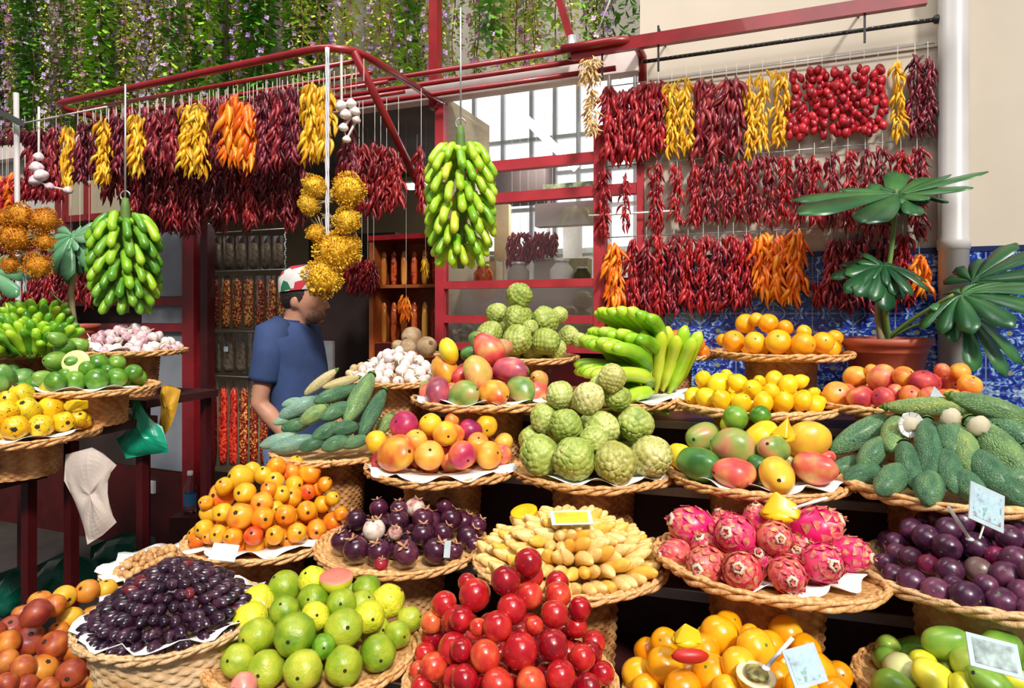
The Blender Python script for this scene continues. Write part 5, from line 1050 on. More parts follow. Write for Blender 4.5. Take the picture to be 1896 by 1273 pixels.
def chilli_string(u, vt, vb, wpx, c, mat, n, L, label, seed, group=None, shape='chilli', single=False, spread=.8, name='chilli_string', dz=0.0):
    rs = random.Random(seed); top = PW(u, vt, c); s = top.y/F; Hh = (vb-vt)*s; W = wpx*s; L = L*s
    e = empty(name, top, label, 'dried chillies' if shape == 'chilli' else 'dried peppers', group)
    n = int(n*1.0) if single else min(98, int(n*1.6)); up_ = .05
    if c < 3.15: up_ = max(.03, ZR-.012-top.z)
    elif c > CW+.05: up_ = max(.05, zr-top.z)
    mb = MB(); mb.tube([(0, 0, up_), (0, 0, -Hh*.5), (.003, 0, -Hh*.92)], .0012, 4); mb.build('string', M['string'], e, True)
    meshes = CH if shape == 'chilli' else BO; acc = MB() if single else None
    for k in range(n):
        t = (k+rs.random())/n; z = -(Hh-L*.85)*t
        off = rs.uniform(-1, 1); x = off*(W/2-L*.12)*rs.uniform(.5, 1); y = rs.uniform(-1, .35)*min(W*.38, .035)
        tx = (off*.35+rs.uniform(-.5, .5))*spread; ty = rs.uniform(-.4, .25)*spread
        p = DW*x+NW*(-y)+Vector((0, 0, z)); d = (DW*tx+NW*ty*-1+Vector((0, 0, -1))).normalized()
        l = L*rs.uniform(.75, 1.15); rot = (-d).to_track_quat('Z', 'Y').to_matrix() @ Matrix.Rotation(rs.uniform(0, 6.28), 3, 'Z')
        me = rs.choice(meshes)
        if single:
            acc.add([p+rot @ (v.co*l) for v in me.vertices], [tuple(f.vertices) for f in me.polygons])
        else: ob('chilli' if shape == 'chilli' else 'pepper', me, M[mat], e, p, rot.to_euler(), l)
    if single: q = acc.build('chillies', M[mat], e, True); q['kind'] = 'stuff'
    return e
CWALL = CW-.055
sd = 100
def row(lst, where, c=CWALL):
    """(u, v_top, v_bottom, width, material, count, chilli length, shape)"""
    global sd
    lst = sorted(lst); cw = {'chi_red': 'red', 'chi_dark': 'dark maroon', 'chi_brown': 'maroon', 'chi_yel': 'yellow', 'chi_or': 'orange', 'chi_bon': 'red bonnet', 'chi_deep': 'deep red'}
    for i, q in enumerate(lst):
        u, vt, vb, w, m, n, L = q[:7]; shp = q[7] if len(q) > 7 else 'chilli'; sd += 1
        k = sum(1 for z in lst[:i] if z[4] == m)
        tot = sum(1 for z in lst if z[4] == m); pos = (ORD[k] if k < 15 else 'rightmost')+' from left' if tot > 1 else 'the only one'
        nm_ = 'peppers' if shp == 'bonnet' else 'chillies'
        chilli_string(u, vt, vb, w, c, m, n, L, f"{cw[m]} dried {nm_} string, {pos} of its colour in {where}", sd, shape=shp)
row([(1128, 158, 308, 30, 'chi_red', 62, 36), (1152, 165, 312, 30, 'chi_red', 62, 36), (1176, 160, 312, 30, 'chi_red', 62, 36), (1199, 150, 296, 28, 'chi_red', 55, 34), (1219, 148, 292, 26, 'chi_red', 48, 34),
     (1244, 150, 296, 30, 'chi_yel', 52, 26), (1271, 142, 292, 30, 'chi_yel', 52, 26), (1297, 145, 300, 22, 'chi_brown', 36, 40), (1319, 148, 315, 20, 'chi_brown', 36, 40), (1345, 142, 300, 22, 'chi_brown', 38, 40), (1364, 138, 305, 18, 'chi_brown', 32, 40),
     (1388, 138, 298, 22, 'chi_yel', 34, 26), (1412, 132, 288, 24, 'chi_yel', 36, 26), (1446, 130, 280, 32, 'chi_yel', 48, 26),
     (1472, 126, 262, 26, 'chi_bon', 15, 18, 'bonnet'), (1496, 124, 258, 28, 'chi_bon', 17, 18, 'bonnet'), (1522, 122, 256, 28, 'chi_bon', 17, 18, 'bonnet'), (1548, 122, 256, 28, 'chi_bon', 17, 18, 'bonnet'), (1574, 118, 256, 28, 'chi_bon', 17, 18, 'bonnet'), (1600, 116, 258, 28, 'chi_bon', 17, 18, 'bonnet'), (1626, 118, 252, 26, 'chi_bon', 15, 18, 'bonnet'),
     (1662, 108, 270, 22, 'chi_yel', 34, 26), (1694, 102, 262, 26, 'chi_dark', 46, 26), (1718, 100, 256, 26, 'chi_dark', 46, 26)], 'the top wall row')
row([(1119, 310, 448, 24, 'chi_red', 44, 22), (1158, 318, 432, 15, 'chi_red', 28, 20), (1216, 302, 440, 30, 'chi_red', 60, 22), (1254, 302, 425, 24, 'chi_red', 42, 22), (1286, 300, 425, 24, 'chi_red', 42, 24), (1312, 296, 420, 26, 'chi_brown', 42, 24), (1340, 298, 422, 28, 'chi_brown', 44, 24), (1368, 292, 418, 28, 'chi_red', 44, 24), (1396, 285, 425, 28, 'chi_brown', 50, 24), (1424, 282, 430, 28, 'chi_brown', 50, 24),
     (1452, 286, 420, 28, 'chi_red', 46, 24), (1480, 284, 424, 28, 'chi_brown', 46, 24), (1508, 286, 428, 26, 'chi_red', 44, 24), (1540, 282, 432, 28, 'chi_brown', 44, 24), (1570, 276, 436, 28, 'chi_red', 44, 24), (1602, 272, 445, 28, 'chi_brown', 52, 24), (1634, 268, 448, 30, 'chi_brown', 54, 24), (1668, 275, 400, 26, 'chi_red', 42, 26), (1698, 268, 450, 30, 'chi_brown', 60, 26)], 'the middle wall row')
row([(1138, 448, 580, 34, 'chi_or', 50, 34), (1172, 440, 585, 26, 'chi_red', 48, 28), (1197, 440, 588, 26, 'chi_brown', 48, 28), (1222, 430, 590, 28, 'chi_red', 54, 28), (1248, 432, 588, 26, 'chi_brown', 54, 28), (1274, 434, 585, 28, 'chi_red', 54, 28), (1302, 432, 585, 28, 'chi_red', 54, 28), (1330, 438, 582, 28, 'chi_brown', 50, 28), (1358, 432, 578, 28, 'chi_red', 54, 28), (1382, 430, 576, 26, 'chi_red', 50, 28),
     (1408, 430, 560, 34, 'chi_or', 44, 34), (1438, 432, 565, 34, 'chi_or', 48, 36), (1472, 425, 572, 38, 'chi_or', 56, 38), (1514, 520, 575, 16, 'chi_red', 16, 24), (1540, 440, 578, 30, 'chi_brown', 52, 28), (1570, 438, 582, 30, 'chi_brown', 54, 28), (1600, 430, 584, 30, 'chi_dark', 52, 28), (1634, 440, 570, 28, 'chi_dark', 44, 28), (1672, 430, 575, 30, 'chi_red', 44, 30), (1702, 470, 556, 34, 'chi_or', 30, 34)], 'the lowest wall row')
# thin pegs and rods the wall strings hang from
for k, (v0, v1, u1) in enumerate(((150, 102, 1730), (306, 268, 1725), (438, 424, 1725))):
    mb = MB(); a = PW(1120, v0-4, CW-.03); b = PW(u1, v1-4, CW-.03); a.z = b.z = (a.z+b.z)/2+.0; mb.tube([a, b], .003, 5)
    tag(mb.build('wall_wire', M['alu'], None, True), ['top', 'middle', 'lowest'][k]+' thin wire along the wall carrying dried chilli strings', 'wire')
mb = MB(); a = PW(1090, 400, CW-.06); b = PW(1250, 390, CW-.06); a.z = b.z; mb.tube([a, b], .005, 6); tag(mb.build('thin_rail', M['white_metal'], None, True), 'thin white rail crossing the window post behind chillies', 'rail')

# curtain hanging from the rack
fr = []
us = [(62, 'chi_brown', 245, 350, 24, 26), (82, 'chi_dark', 240, 350, 26, 26), (104, 'chi_brown', 236, 345, 24, 26), (129, 'chi_yel', 232, 352, 22, 28), (155, 'chi_dark', 225, 345, 28, 24), (177, 'chi_dark', 222, 330, 20, 24), (197, 'chi_yel', 220, 348, 27, 28), (226, 'chi_dark', 215, 330, 30, 26),
      (258, 'chi_yel', 212, 332, 30, 30), (292, 'chi_brown', 204, 322, 34, 32), (322, 'chi_brown', 198, 318, 30, 32), (350, 'chi_yel', 192, 325, 26, 30), (374, 'chi_yel', 190, 335, 28, 30), (403, 'chi_dark', 182, 310, 24, 28), (432, 'chi_or', 176, 316, 34, 46), (462, 'chi_or', 190, 318, 34, 46),
      (492, 'chi_dark', 168, 330, 30, 30), (518, 'chi_brown', 162, 318, 28, 30), (544, 'chi_dark', 160, 310, 28, 30), (580, 'chi_yel', 154, 306, 36, 34), (606, 'chi_yel', 156, 300, 34, 34), (650, 'chi_dark', 215, 380, 30, 28)]
row([(u, vt, vb, w, m, int(24+w*.9+(vb-vt)*.12), L) for (u, m, vt, vb, w, L) in us], 'the front left curtain', 2.59)
row([(u, 225-u*.12, 330+(u-200)*.09+rnd.uniform(-8, 8), 30, m, 48, 27) for u, m in ((215, 'chi_dark'), (245, 'chi_brown'), (272, 'chi_dark'), (300, 'chi_dark'), (335, 'chi_dark'), (395, 'chi_brown'), (420, 'chi_dark'), (475, 'chi_dark'), (505, 'chi_dark'), (533, 'chi_dark'), (560, 'chi_dark'))], 'the curtain\'s second layer', 2.74)
rs5 = random.Random(12)
for k in range(21):
    u = 205+k*17.5+rs5.uniform(-4, 4); vb = 372+min(55, (u-205)*.40)+rs5.uniform(-12, 14); 
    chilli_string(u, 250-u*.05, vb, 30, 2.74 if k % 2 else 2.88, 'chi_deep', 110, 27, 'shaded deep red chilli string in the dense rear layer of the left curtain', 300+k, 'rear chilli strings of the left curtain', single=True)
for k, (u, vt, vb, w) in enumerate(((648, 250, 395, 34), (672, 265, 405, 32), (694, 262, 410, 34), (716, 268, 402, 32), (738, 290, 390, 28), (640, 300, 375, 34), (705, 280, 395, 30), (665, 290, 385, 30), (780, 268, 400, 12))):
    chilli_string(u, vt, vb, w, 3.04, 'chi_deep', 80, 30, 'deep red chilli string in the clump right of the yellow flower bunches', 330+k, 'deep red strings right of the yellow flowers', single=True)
for k in range(12):
    u = -6+k*10.5; vt, vb = (312, 410) if k < 4 else (340, 370)
    chilli_string(u, 318+rs5.uniform(0, 12), 392 if k < 4 else 375, 20, 2.9, 'chi_or' if k < 4 and k != 2 else 'chi_red', 36, 26, ('orange' if k < 4 and k != 2 else 'red')+' chilli string in the second tier at the far left', 350+k, 'far left second tier, '+('orange' if k < 4 and k != 2 else 'red'), single=True)
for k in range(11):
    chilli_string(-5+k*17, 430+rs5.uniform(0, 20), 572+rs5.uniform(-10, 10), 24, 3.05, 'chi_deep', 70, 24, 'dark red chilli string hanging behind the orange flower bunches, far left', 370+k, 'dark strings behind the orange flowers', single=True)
for k in range(9):
    chilli_string(258+k*13, 372, 428+k*2, 18, 3.05, 'chi_brown', 40, 22, 'maroon chilli string hanging just above the grey pane', 390+k, 'strings above the grey pane', single=True)
# a few red ones at the upper left edge
for k in range(4):
    chilli_string(2+k*22, 238, 272, 20, 2.56, 'chi_dark', 22, 20, 'short maroon chilli string at the very left edge under the dark bar', 405+k, 'short strings at the left edge', single=True)

# ---------------------------------------------------------------- yellow and orange flower bunches
def tuft_mesh(seed, n=760):
    rs = random.Random(seed); mb = MB()
    for k in range(n):
        z = 1-2*(k+.5)/n; a = k*2.399963; q = math.sqrt(1-z*z); d = Vector((q*math.cos(a), q*math.sin(a), z)); r0 = .82+.34*noise.noise(d*1.9+Vector((seed, 0, 0)))
        t = Vector([rs.uniform(-1, 1) for _ in range(3)]); t = (t-d*t.dot(d)).normalized(); s2 = d.cross(t); b = d*r0; L = rs.uniform(.06, .15)
        tip = d*(r0+L)+t*rs.uniform(-.1, .1); w = .038
        mb.add([b+t*w, b-t*w, tip+s2*w*1.1, tip-s2*w*1.1, tip+d*.03], [(0, 1, 3), (0, 3, 2), (2, 3, 4), (1, 0, 4)])
    mb.blob((0, 0, 0), (.74, .74, .74), 14, 10); return mb.mesh('tuft%d' % seed)
TUFT = [tuft_mesh(1), tuft_mesh(2)]
M['fl_yel'] = fm('dried_flower_yellow', [(.2, (.72, .33, .01)), (.5, (.92, .54, .02)), (.8, (.95, .68, .08))], 3, 1, .2, .75, coat=0); M['fl_or'] = fm('dried_flower_orange', [(.2, (.55, .17, .005)), (.5, (.76, .30, .01)), (.8, (.84, .42, .03))], 3, 1, .2, .75, coat=0)
M['fl_stem'] = simple('dry_flower_stems', (.55, .38, .20), .8, nscale=12, namt=.35)
def bunch(u, v, Y, r, tilt, mat, label, asp=1.0):
    c = P(u, v, Y); rr_ = r*Y/F; e = empty('flower_bunch', c, label, 'dried flowers', None)
    ob('blossoms', rnd.choice(TUFT), M[mat], e, (0, 0, 0), (rnd.uniform(0, 6), rnd.uniform(0, 6), 0), (rr_, rr_, rr_*asp))
    mb = MB(); d = Vector((math.cos(tilt), .2, math.sin(tilt))).normalized(); rs = random.Random(int(u))
    for k in range(16):
        j = Vector([rs.uniform(-.18, .18) for _ in range(3)])*rr_; mb.tube([d*rr_*.5+j*2, d*rr_*1.35+j*.4, d*rr_*1.9+j*1.6], .0014, 4)
    mb.build('stems', M['fl_stem'], e); return e
for k, (u, v, r, ti) in enumerate(((582, 345, 19, -.3), (572, 378, 17, .2), (645, 352, 27, 3.3), (643, 408, 21, 2.9), (622, 465, 32, 2.2), (585, 432, 15, .5), (600, 512, 32, 1.3), (642, 462, 24, 2.4), (577, 360, 15, 0.1), (590, 350, 14, -.6))):
    bunch(u, v, 2.76+(.04 if k in (7, 8) else 0), r*1.22, ti, 'fl_yel', ['top left small', 'left small', 'large top right', 'right middle', 'lower centre', 'small inner left', 'large bottom', 'pale lower right', 'outer left', 'uppermost left'][k]+' yellow dried flower bunch hanging on the white rope')
for k, (u, v, r, ti) in enumerate(((36, 400, 21, -.6), (80, 408, 22, 3.6), (28, 440, 26, .2), (70, 492, 20, 1.6), (84, 448, 14, 2.4), (10, 405, 16, 0.5), (20, 490, 15, .8))):
    bunch(u, v, 2.55, r*1.2, ti, 'fl_or', ['upper left', 'upper right', 'large middle', 'lowest right', 'small right', 'leftmost', 'lowest left'][k]+' orange dried flower bunch hanging at the left edge')
mb = MB(); a = P(606, 88, 2.766); b = P(603, 530, 2.76)
for q in range(4): mb.tube([a+Vector((math.cos(q*1.6+k*.5)*.006, math.sin(q*1.6+k*.5)*.006, (b.z-a.z)*k/40)) for k in range(41)], .0035, 5)
tag(mb.build('white_rope', simple('white_rope', (.74, .74, .80), .6), None, True), 'twisted white rope carrying the yellow flower bunches', 'rope')
mb = MB()
for q in range(3): mb.tube([P(46, 380, 2.6)+Vector((math.cos(q*2+k*.5)*.005, math.sin(q*2+k*.5)*.005, -k*.01)) for k in range(36)], .003, 5)
tag(mb.build('white_rope', simple('grey_rope', (.5, .5, .52), .6), None, True), 'pale rope carrying the orange flower bunches at left', 'rope')
# garlic braids and the string of dried husks at the right window post
def bulbs(name, lst, Y, label, mat):
    Y = YC(lst[0][0], 2.50)
    e = empty(name, P(lst[0][0], lst[0][1]-10, Y), label, 'garlic'); o0 = P(lst[0][0], lst[0][1]-10, Y)
    for (u, v, r) in lst: ob('bulb', SH['garlic'][0], mat, e, P(u, v, Y)-o0, to_dir((rnd.uniform(-.5, .5), -.3, 1)), r*Y/F)
    mb = MB(); mb.tube([(0, 0, ZR-o0.z)]+[P(u, v, Y+.01)-o0 for (u, v, r) in lst], .006, 6); mb.build('braid', M['string'], e, True)
gw = KIND['garlic']['skins']['w'][1]; gp = KIND['garlic']['skins']['p'][1]
bulbs('garlic_braid', [(632, 196, 11), (650, 192, 10), (640, 212, 11), (658, 206, 9), (636, 236, 9), (642, 258, 8), (660, 222, 8)], 2.66, 'pale garlic braid hanging right of the tall yellow chilli string', gw)
bulbs('garlic_braid', [(72, 290, 9), (68, 310, 12), (76, 325, 13), (66, 334, 11), (92, 345, 8), (126, 352, 8)], 2.75, 'pinkish garlic braid hanging among chillies at the left', gp)
M['husk'] = pep('husk_tan', (.55, .30, .08), (.74, .48, .18), (.84, .64, .34), .6)
chilli_string(1094, 108, 168, 40, CW-.22, 'husk', 80, 16, 'tan string of dried husks at the top right window corner', 420, name='husk_string', spread=1.6)
chilli_string(1096, 165, 260, 24, CW-.22, 'husk', 60, 16, 'tan narrow tail of dried husks along the red window post', 421, name='husk_string', spread=1.6)
# ---------------------------------------------------------------- flowering vines above the shop
M['leaf_g'] = fm('vine_leaf_green', [(.2, (.03, .15, .008)), (.5, (.14, .38, .015)), (.8, (.36, .60, .05))], 3, .9, .5, .5, coat=0)
M['leaf_y'] = fm('vine_leaf_yellow_green', [(.2, (.22, .34, .02)), (.5, (.50, .62, .06)), (.8, (.80, .82, .22))], 3, .9, .5, .55, coat=0)
M['flower_p'] = fm('vine_flower_purple', [(.2, (.30, .14, .42)), (.5, (.52, .34, .62)), (.8, (.74, .60, .80))], 3, .9, .5, .6, coat=0)
M['flower_m'] = fm('vine_flower_mauve', [(.2, (.34, .06, .24)), (.5, (.52, .22, .36)), (.8, (.72, .52, .58))], 3, .9, .5, .6, coat=0)
def leafset(seed, n, L, w, size):
    rs = random.Random(seed); mb = MB()
    for k in range(n):
        z = -L*(k+rs.random())/n; ww = w*(1-.55*(-z/L)); a = rs.uniform(0, 6.28); q = ww*math.sqrt(rs.random()); p = Vector((q*math.cos(a), q*math.sin(a)*.8, z))
        d = Vector((math.cos(a), math.sin(a), rs.uniform(-1.2, .2))).normalized(); s_ = d.cross(Vector((rs.uniform(-.3, .3), rs.uniform(-.3, .3), 1))).normalized(); up = s_.cross(d); l = size*rs.uniform(.6, 1.2)
        mb.add([p, p+d*l*.5+s_*l*.28+up*l*.05, p+d*l, p+d*l*.5-s_*l*.28+up*l*.05, p+d*l*.5-up*l*.04], [(0, 4, 1), (4, 2, 1), (0, 3, 4), (4, 3, 2)])
    return mb.mesh('vine_leaves%d' % seed)
def flowerset(seed, n, L, w):
    rs = random.Random(seed); mb = MB()
    for k in range(n):
        z = -L*(k+rs.random())/n; a = rs.uniform(0, 6.28); q = w*rs.uniform(.6, 1.1); p = Vector((q*math.cos(a), q*math.sin(a), z)); r = rs.uniform(.010, .017); n_ = Vector((math.cos(a), math.sin(a), rs.uniform(-.5, .5))).normalized(); t = n_.cross(Vector((0, 0, 1))).normalized(); b = n_.cross(t)
        for j in range(4):
            e0 = (j*1.5708); e1 = e0+1.2; mb.add([p, p+(t*math.cos(e0)+b*math.sin(e0))*r+n_*r*.3, p+(t*math.cos((e0+e1)/2)+b*math.sin((e0+e1)/2))*r*1.25+n_*r*.5, p+(t*math.cos(e1)+b*math.sin(e1))*r+n_*r*.3], [(0, 1, 2, 3)])
    return mb.mesh('vine_flowers%d' % seed)
VL = 1.65
LV = [leafset(k, 430, VL, .085, .060) for k in range(3)]; LS = [leafset(10+k, 460, VL, .060, .036) for k in range(3)]
FV = [flowerset(k, 110, VL, .05) for k in range(3)]; FS = [flowerset(10+k, 36, VL, .055) for k in range(2)]
stm = MB(); stm.tube([(.01*math.sin(k), .01*math.cos(k*1.3), -VL*k/16) for k in range(17)], .004, 5); STM = stm.mesh('vine_stem')
rv = random.Random(4)
NV = 132
for k in range(NV):
    x = LX(-60, CW+.35)+(LX(1110, CW+.35)-LX(-60, CW+.35))*(k+.5)/NV+rv.uniform(-.04, .04)
    y = rv.uniform(.12, .75)
    wp = OW+DW*x-NW*y; uu = UH+F*wp.x/wp.y
    zb = 2.84+rv.uniform(0, .22)
    if uu < 180: wp = wp+NW*.0
    kind = rv.choices([0, 1, 2, 3], [.30 if uu < 640 else .06, .34 if uu < 640 else .5, .2, .16])[0]
    word = ['dark green leafy', 'yellow-green leafy', 'purple flowering', 'mauve flowering'][kind]
    zone = 'left part' if uu < 400 else ('middle part' if uu < 800 else 'right part')
    if uu < 90 and wp.y > 4.9: pass
    e = empty('flowering_vine', (wp.x, wp.y, zb+VL), f"{word} vine strand in the {zone} of the curtain above the shop", 'vine', f"{word} vines, {zone}", rz=rv.uniform(0, 6))
    sc = rv.uniform(.85, 1.1)
    ob('stem', STM, M['stem_brown'], e, (0, 0, 0), None, (1, 1, 1))
    if kind == 0: ob('leaves', rv.choice(LV), M['leaf_g'], e, (0, 0, 0), (0, 0, rv.uniform(0, 6)), (1.25, 1.25, 1)); ob('flowers', rv.choice(FS), M['flower_p'], e)['kind'] = 'stuff'
    elif kind == 1: ob('leaves', rv.choice(LS), M['leaf_y'], e, (0, 0, 0), (0, 0, rv.uniform(0, 6)), (1.15, 1.15, 1)); ob('flowers', rv.choice(FS), M['flower_m'], e)['kind'] = 'stuff'
    else: ob('leaves', rv.choice(LS), M['leaf_y'], e, (0, 0, 0), (0, 0, rv.uniform(0, 6)), (.8, .8, 1)); ob('flowers', rv.choice(FV), M[['flower_p', 'flower_m'][kind-2]], e)['kind'] = 'stuff'
# dark tree crown seen past the right end of the vines
mb = MB()
for k in range(500):
    p = Vector((rv.uniform(-.22, .22), rv.uniform(-.1, .1), rv.uniform(-.35, .45))); d = Vector([rv.uniform(-1, 1) for _ in range(3)]).normalized(); s_ = d.orthogonal().normalized(); mb.add([p, p+d*.03+s_*.014, p+d*.06, p+d*.03-s_*.014], [(0, 1, 2, 3)])
o = mb.build('dark_foliage', M['leaf_g']); o.location = PW(1150, 20, CW+.55); tag(o, 'dark foliage between the vines and the cream wall', 'foliage', kind='stuff')
mb = MB(); a = PW(1130, 0, CW+.1); b = PW(1106, 60, CW+.1); mb.tube([b, a, a+(a-b)*2], .005, 6); tag(mb.build('pale_cable', M['string'], None, True), 'pale cable slanting beside the dark foliage', 'cable')

# ---------------------------------------------------------------- monstera plants
M['mon'] = fm('monstera_green', [(.2, (.006, .05, .018)), (.5, (.018, .10, .03)), (.8, (.06, .20, .05))], 4, .8, .3, .36, coat=.15); M['mon_l'] = fm('monstera_pale_green', [(.2, (.06, .22, .10)), (.5, (.14, .34, .16)), (.8, (.26, .46, .26))], 4, .8, .3, .3, coat=.3)
M['petiole'] = simple('leaf_stalk', (.16, .26, .06), .5, nscale=10, namt=.3); M['aerial'] = simple('woody_stem', (.30, .24, .12), .7, nscale=12, namt=.3)
def leaf(base, tip, normal, width, mat, parent, droop=.25, fingers=6, seed=0, gap=.45):
    """split monstera blade: broad fingers fanning from the stalk, joined near the heart of the leaf"""
    rs = random.Random(seed); base, tip = Vector(base), Vector(tip); ax = tip-base; L = ax.length; ax.normalize(); nn = Vector(normal); nn = (nn-ax*nn.dot(ax)).normalized(); sd_ = ax.cross(nn); W = width/2
    mb = MB(); nf = fingers+3
    for k in range(nf):
        th = (k/(nf-1)-.5)*2*2.25; ca, sa = math.cos(th), math.sin(th); ln = math.hypot(L*ca*(1 if ca > 0 else .62), W*1.1*sa)*rs.uniform(.9, 1.05)
        stepw = 2*2.25/(nf-1); vv = []; n = 8
        for j in range(n+1):
            t = j/n; r_ = ln*t; hw = r_*math.tan(stepw/2)*1.04 if t < .42 else r_*math.tan(stepw/2)*(1.04-gap*1.5*(t-.42))
            if t > .80: hw *= math.sqrt(max(0.03, 1-((t-.80)/.20)**2))
            bend = .10*ln*t*t*(1 if sa > 0 else -1)
            for q in (-1, 0, 1):
                x = r_*ca-(q*hw)*sa+0; y = r_*sa+(q*hw)*ca; x += abs(bend)*.8
                dz = -droop*ln*t*t*.55+.012*L*(1-abs(q))*(0 if t < .1 else 1)+.02*L*math.sin(k*2.1)*t
                vv.append(base+ax*x+sd_*y+nn*dz)
        mb.add(vv, [(j*3+q, j*3+q+1, (j+1)*3+q+1, (j+1)*3+q) for j in range(n) for q in range(2)])
        mb.tube([vv[j*3+1]-nn*.0015 for j in range(0, n, 2)], [.002]*3+[.0012], 4)
    o = mb.build('leaf_blade', mat, parent, True); md = o.modifiers.new('t', 'SOLIDIFY'); md.thickness = .0008; return o
def pot(c, r, h, label, parent=None):
    e = empty('potted_monstera', c, label, 'plant')
    mb = MB(); mb.lathe([(.001, 0), (r*.74, 0), (r*.78, h*.1), (r*.88, h*.62), (r*.90, h*.63), (r*.90, h*.66), (r*.93, h*.80), (r*1.0, h*.82), (r*1.02, h), (r*.95, h), (r*.90, h*.85), (.001, h*.85)], 40)
    mb.build('pot', M['terracotta'], e, True); mb = MB(); mb.lathe([(.001, h*.90), (r*.5, h*.89), (r*.91, h*.865)], 24); mb.build('soil', M['soil'], e, True); return e
YP = 2.47; pc = P(1640, 694, YP); pr = 76*YP/F
pe = pot(pc, pr, (694-625)*YP/F, 'split-leaf monstera in a terracotta pot on the top step, right of the oranges')
def RP(u, v, Y): return P(u, v, Y)-pc
def stalk(pts, r, parent, mat='petiole', name='stem'):
    mb = MB(); P_ = [Vector(p) for p in pts]; out = []
    for i in range(len(P_)-1):
        for k in range(5):
            t = k/5; p0 = P_[max(i-1, 0)]; p1 = P_[i]; p2 = P_[i+1]; p3 = P_[min(i+2, len(P_)-1)]
            out.append(.5*((2*p1)+(p2-p0)*t+(2*p0-5*p1+4*p2-p3)*t*t+(3*p1-p0-3*p2+p3)*t**3))
    out.append(P_[-1]); n = len(out); mb.tube(out, [r*(1-.45*i/n) for i in range(n)], 8); return mb.build(name, M[mat], parent, True)
stalk([RP(1640, 632, YP), RP(1634, 560, YP), RP(1648, 480, YP), RP(1657, 400, YP), RP(1660, 350, YP)], .012, pe)
stalk([RP(1632, 632, YP), RP(1625, 570, YP), RP(1640, 505, YP)], .014, pe, 'aerial')
stalk([RP(1645, 632, YP), RP(1640, 580, YP-.04), RP(1632, 500, YP-.08)], .012, pe)
stalk([RP(1640, 628, YP), RP(1690, 590, YP-.08), RP(1765, 545, YP-.2)], .009, pe); stalk([RP(1642, 628, YP), RP(1700, 600, YP-.08), RP(1790, 582, YP-.22)], .007, pe)
stalk([RP(1640, 628, YP), RP(1680, 600, YP-.02), RP(1740, 560, YP-.1)], .007, pe)
leaf(RP(1665, 358, YP), RP(1488, 382, YP-.10), (0, -.45, 1), .20, M['mon'], pe, .15, 6, 1)
leaf(RP(1662, 362, YP), RP(1812, 318, YP-.12), (0, -.45, 1), .22, M['mon'], pe, .1, 6, 2, .75)
leaf(RP(1650, 370, YP), RP(1700, 318, YP+.1), (0, -.6, 1), .14, M['mon'], pe, .1, 5, 3)
leaf(RP(1634, 492, YP-.08), RP(1572, 520, YP-.16), (0, -.8, 1), .19, M['mon'], pe, .6, 6, 4)
leaf(RP(1636, 490, YP-.08), RP(1720, 510, YP-.18), (.2, -.8, 1), .19, M['mon'], pe, .7, 6, 5, .7)
leaf(RP(1634, 495, YP-.08), RP(1620, 555, YP-.2), (0, -1, .5), .16, M['mon'], pe, .4, 5, 6)
leaf(RP(1780, 545, YP-.22), RP(1960, 525, YP-.45), (0, -.7, .75), .36, M['mon'], pe, .55, 7, 7, .35)
leaf(RP(1800, 520, YP-.10), RP(1930, 455, YP-.2), (0, -.5, .8), .22, M['mon'], pe, .2, 6, 8, .4)
leaf(RP(1790, 582, YP-.22), RP(1880, 690, YP-.35), (.3, -1, .3), .20, M['mon'], pe, .3, 6, 9, .5)
YQ = 2.78; pc = P(146, 645, YQ); pe2 = pot(pc, 34*YQ/F, 46*YQ/F, 'small monstera in a red pot behind the limes')
stalk([RP(138, 604, YQ), RP(132, 540, YQ), RP(140, 500, YQ), RP(128, 462, YQ)], .013, pe2, 'aerial'); stalk([RP(136, 580, YQ), RP(115, 560, YQ), RP(92, 540, YQ)], .005, pe2)
leaf(RP(134, 436, YQ), RP(118, 508, YQ-.08), (0, -1, .35), .19, M['mon_l'], pe2, .3, 6, 11, .5); leaf(RP(134, 440, YQ), RP(176, 426, YQ-.05), (0, -.9, .6), .13, M['mon_l'], pe2, .2, 5, 12, .7)
leaf(RP(136, 470, YQ), RP(105, 515, YQ-.02), (0, -1, .4), .12, M['mon'], pe2, .4, 5, 13)
e = empty('monstera_sprig', P(-25, 560, 2.75), 'pale monstera leaf poking in at the left edge', 'plant'); pc = P(-25, 560, 2.75)
leaf(RP(-20, 500, 2.75), RP(28, 545, 2.7), (0, -1, .4), .17, M['mon_l'], e, .2, 6, 14); stalk([RP(-22, 500, 2.75), RP(-30, 560, 2.75), RP(-30, 680, 2.8)], .006, e)

# ---------------------------------------------------------------- bags of spices on the hanging display inside the opening
M['packfill'] = simple('spice_filling', (.10, .07, .045), .7, nscale=60, namt=.6)
M['packred'] = fm('chilli_pack_red', [(.30, (.12, .006, .004)), (.5, (.30, .02, .006)), (.62, (.62, .16, .03)), (.72, (.90, .50, .14))], 75, 1.0, .2, .35)
disp = empty('hanging_display', PW(385, 420, CW+.12), 'chain-hung display of clear spice bags beside the doorway', 'display'); d0 = PW(385, 420, CW+.12)
def DPt(u, v, dc=.12): return PW(u, v, CW+dc)-d0
mb = MB()
for u in (386, 528):
    for k in range(70):
        z = DPt(386, 415+k*4.7 if u == 386 else 420+k*3.9).z; x = DPt(u, 500); a = k*1.57
        mb.blob((x.x+.003*math.cos(a), x.y+.003*math.sin(a), z), (.005, .005, .009), 6, 4)
mb.build('chain', M['alu'], disp, True)
for v in (434, 505, 614, 696):
    mb = MB(); a = DPt(378, v-2); b = DPt(545, v-2); b.z = a.z; mb.tube([a, b], .003, 6); mb.build('rod', M['alu'], disp, True)
rs6 = random.Random(6)
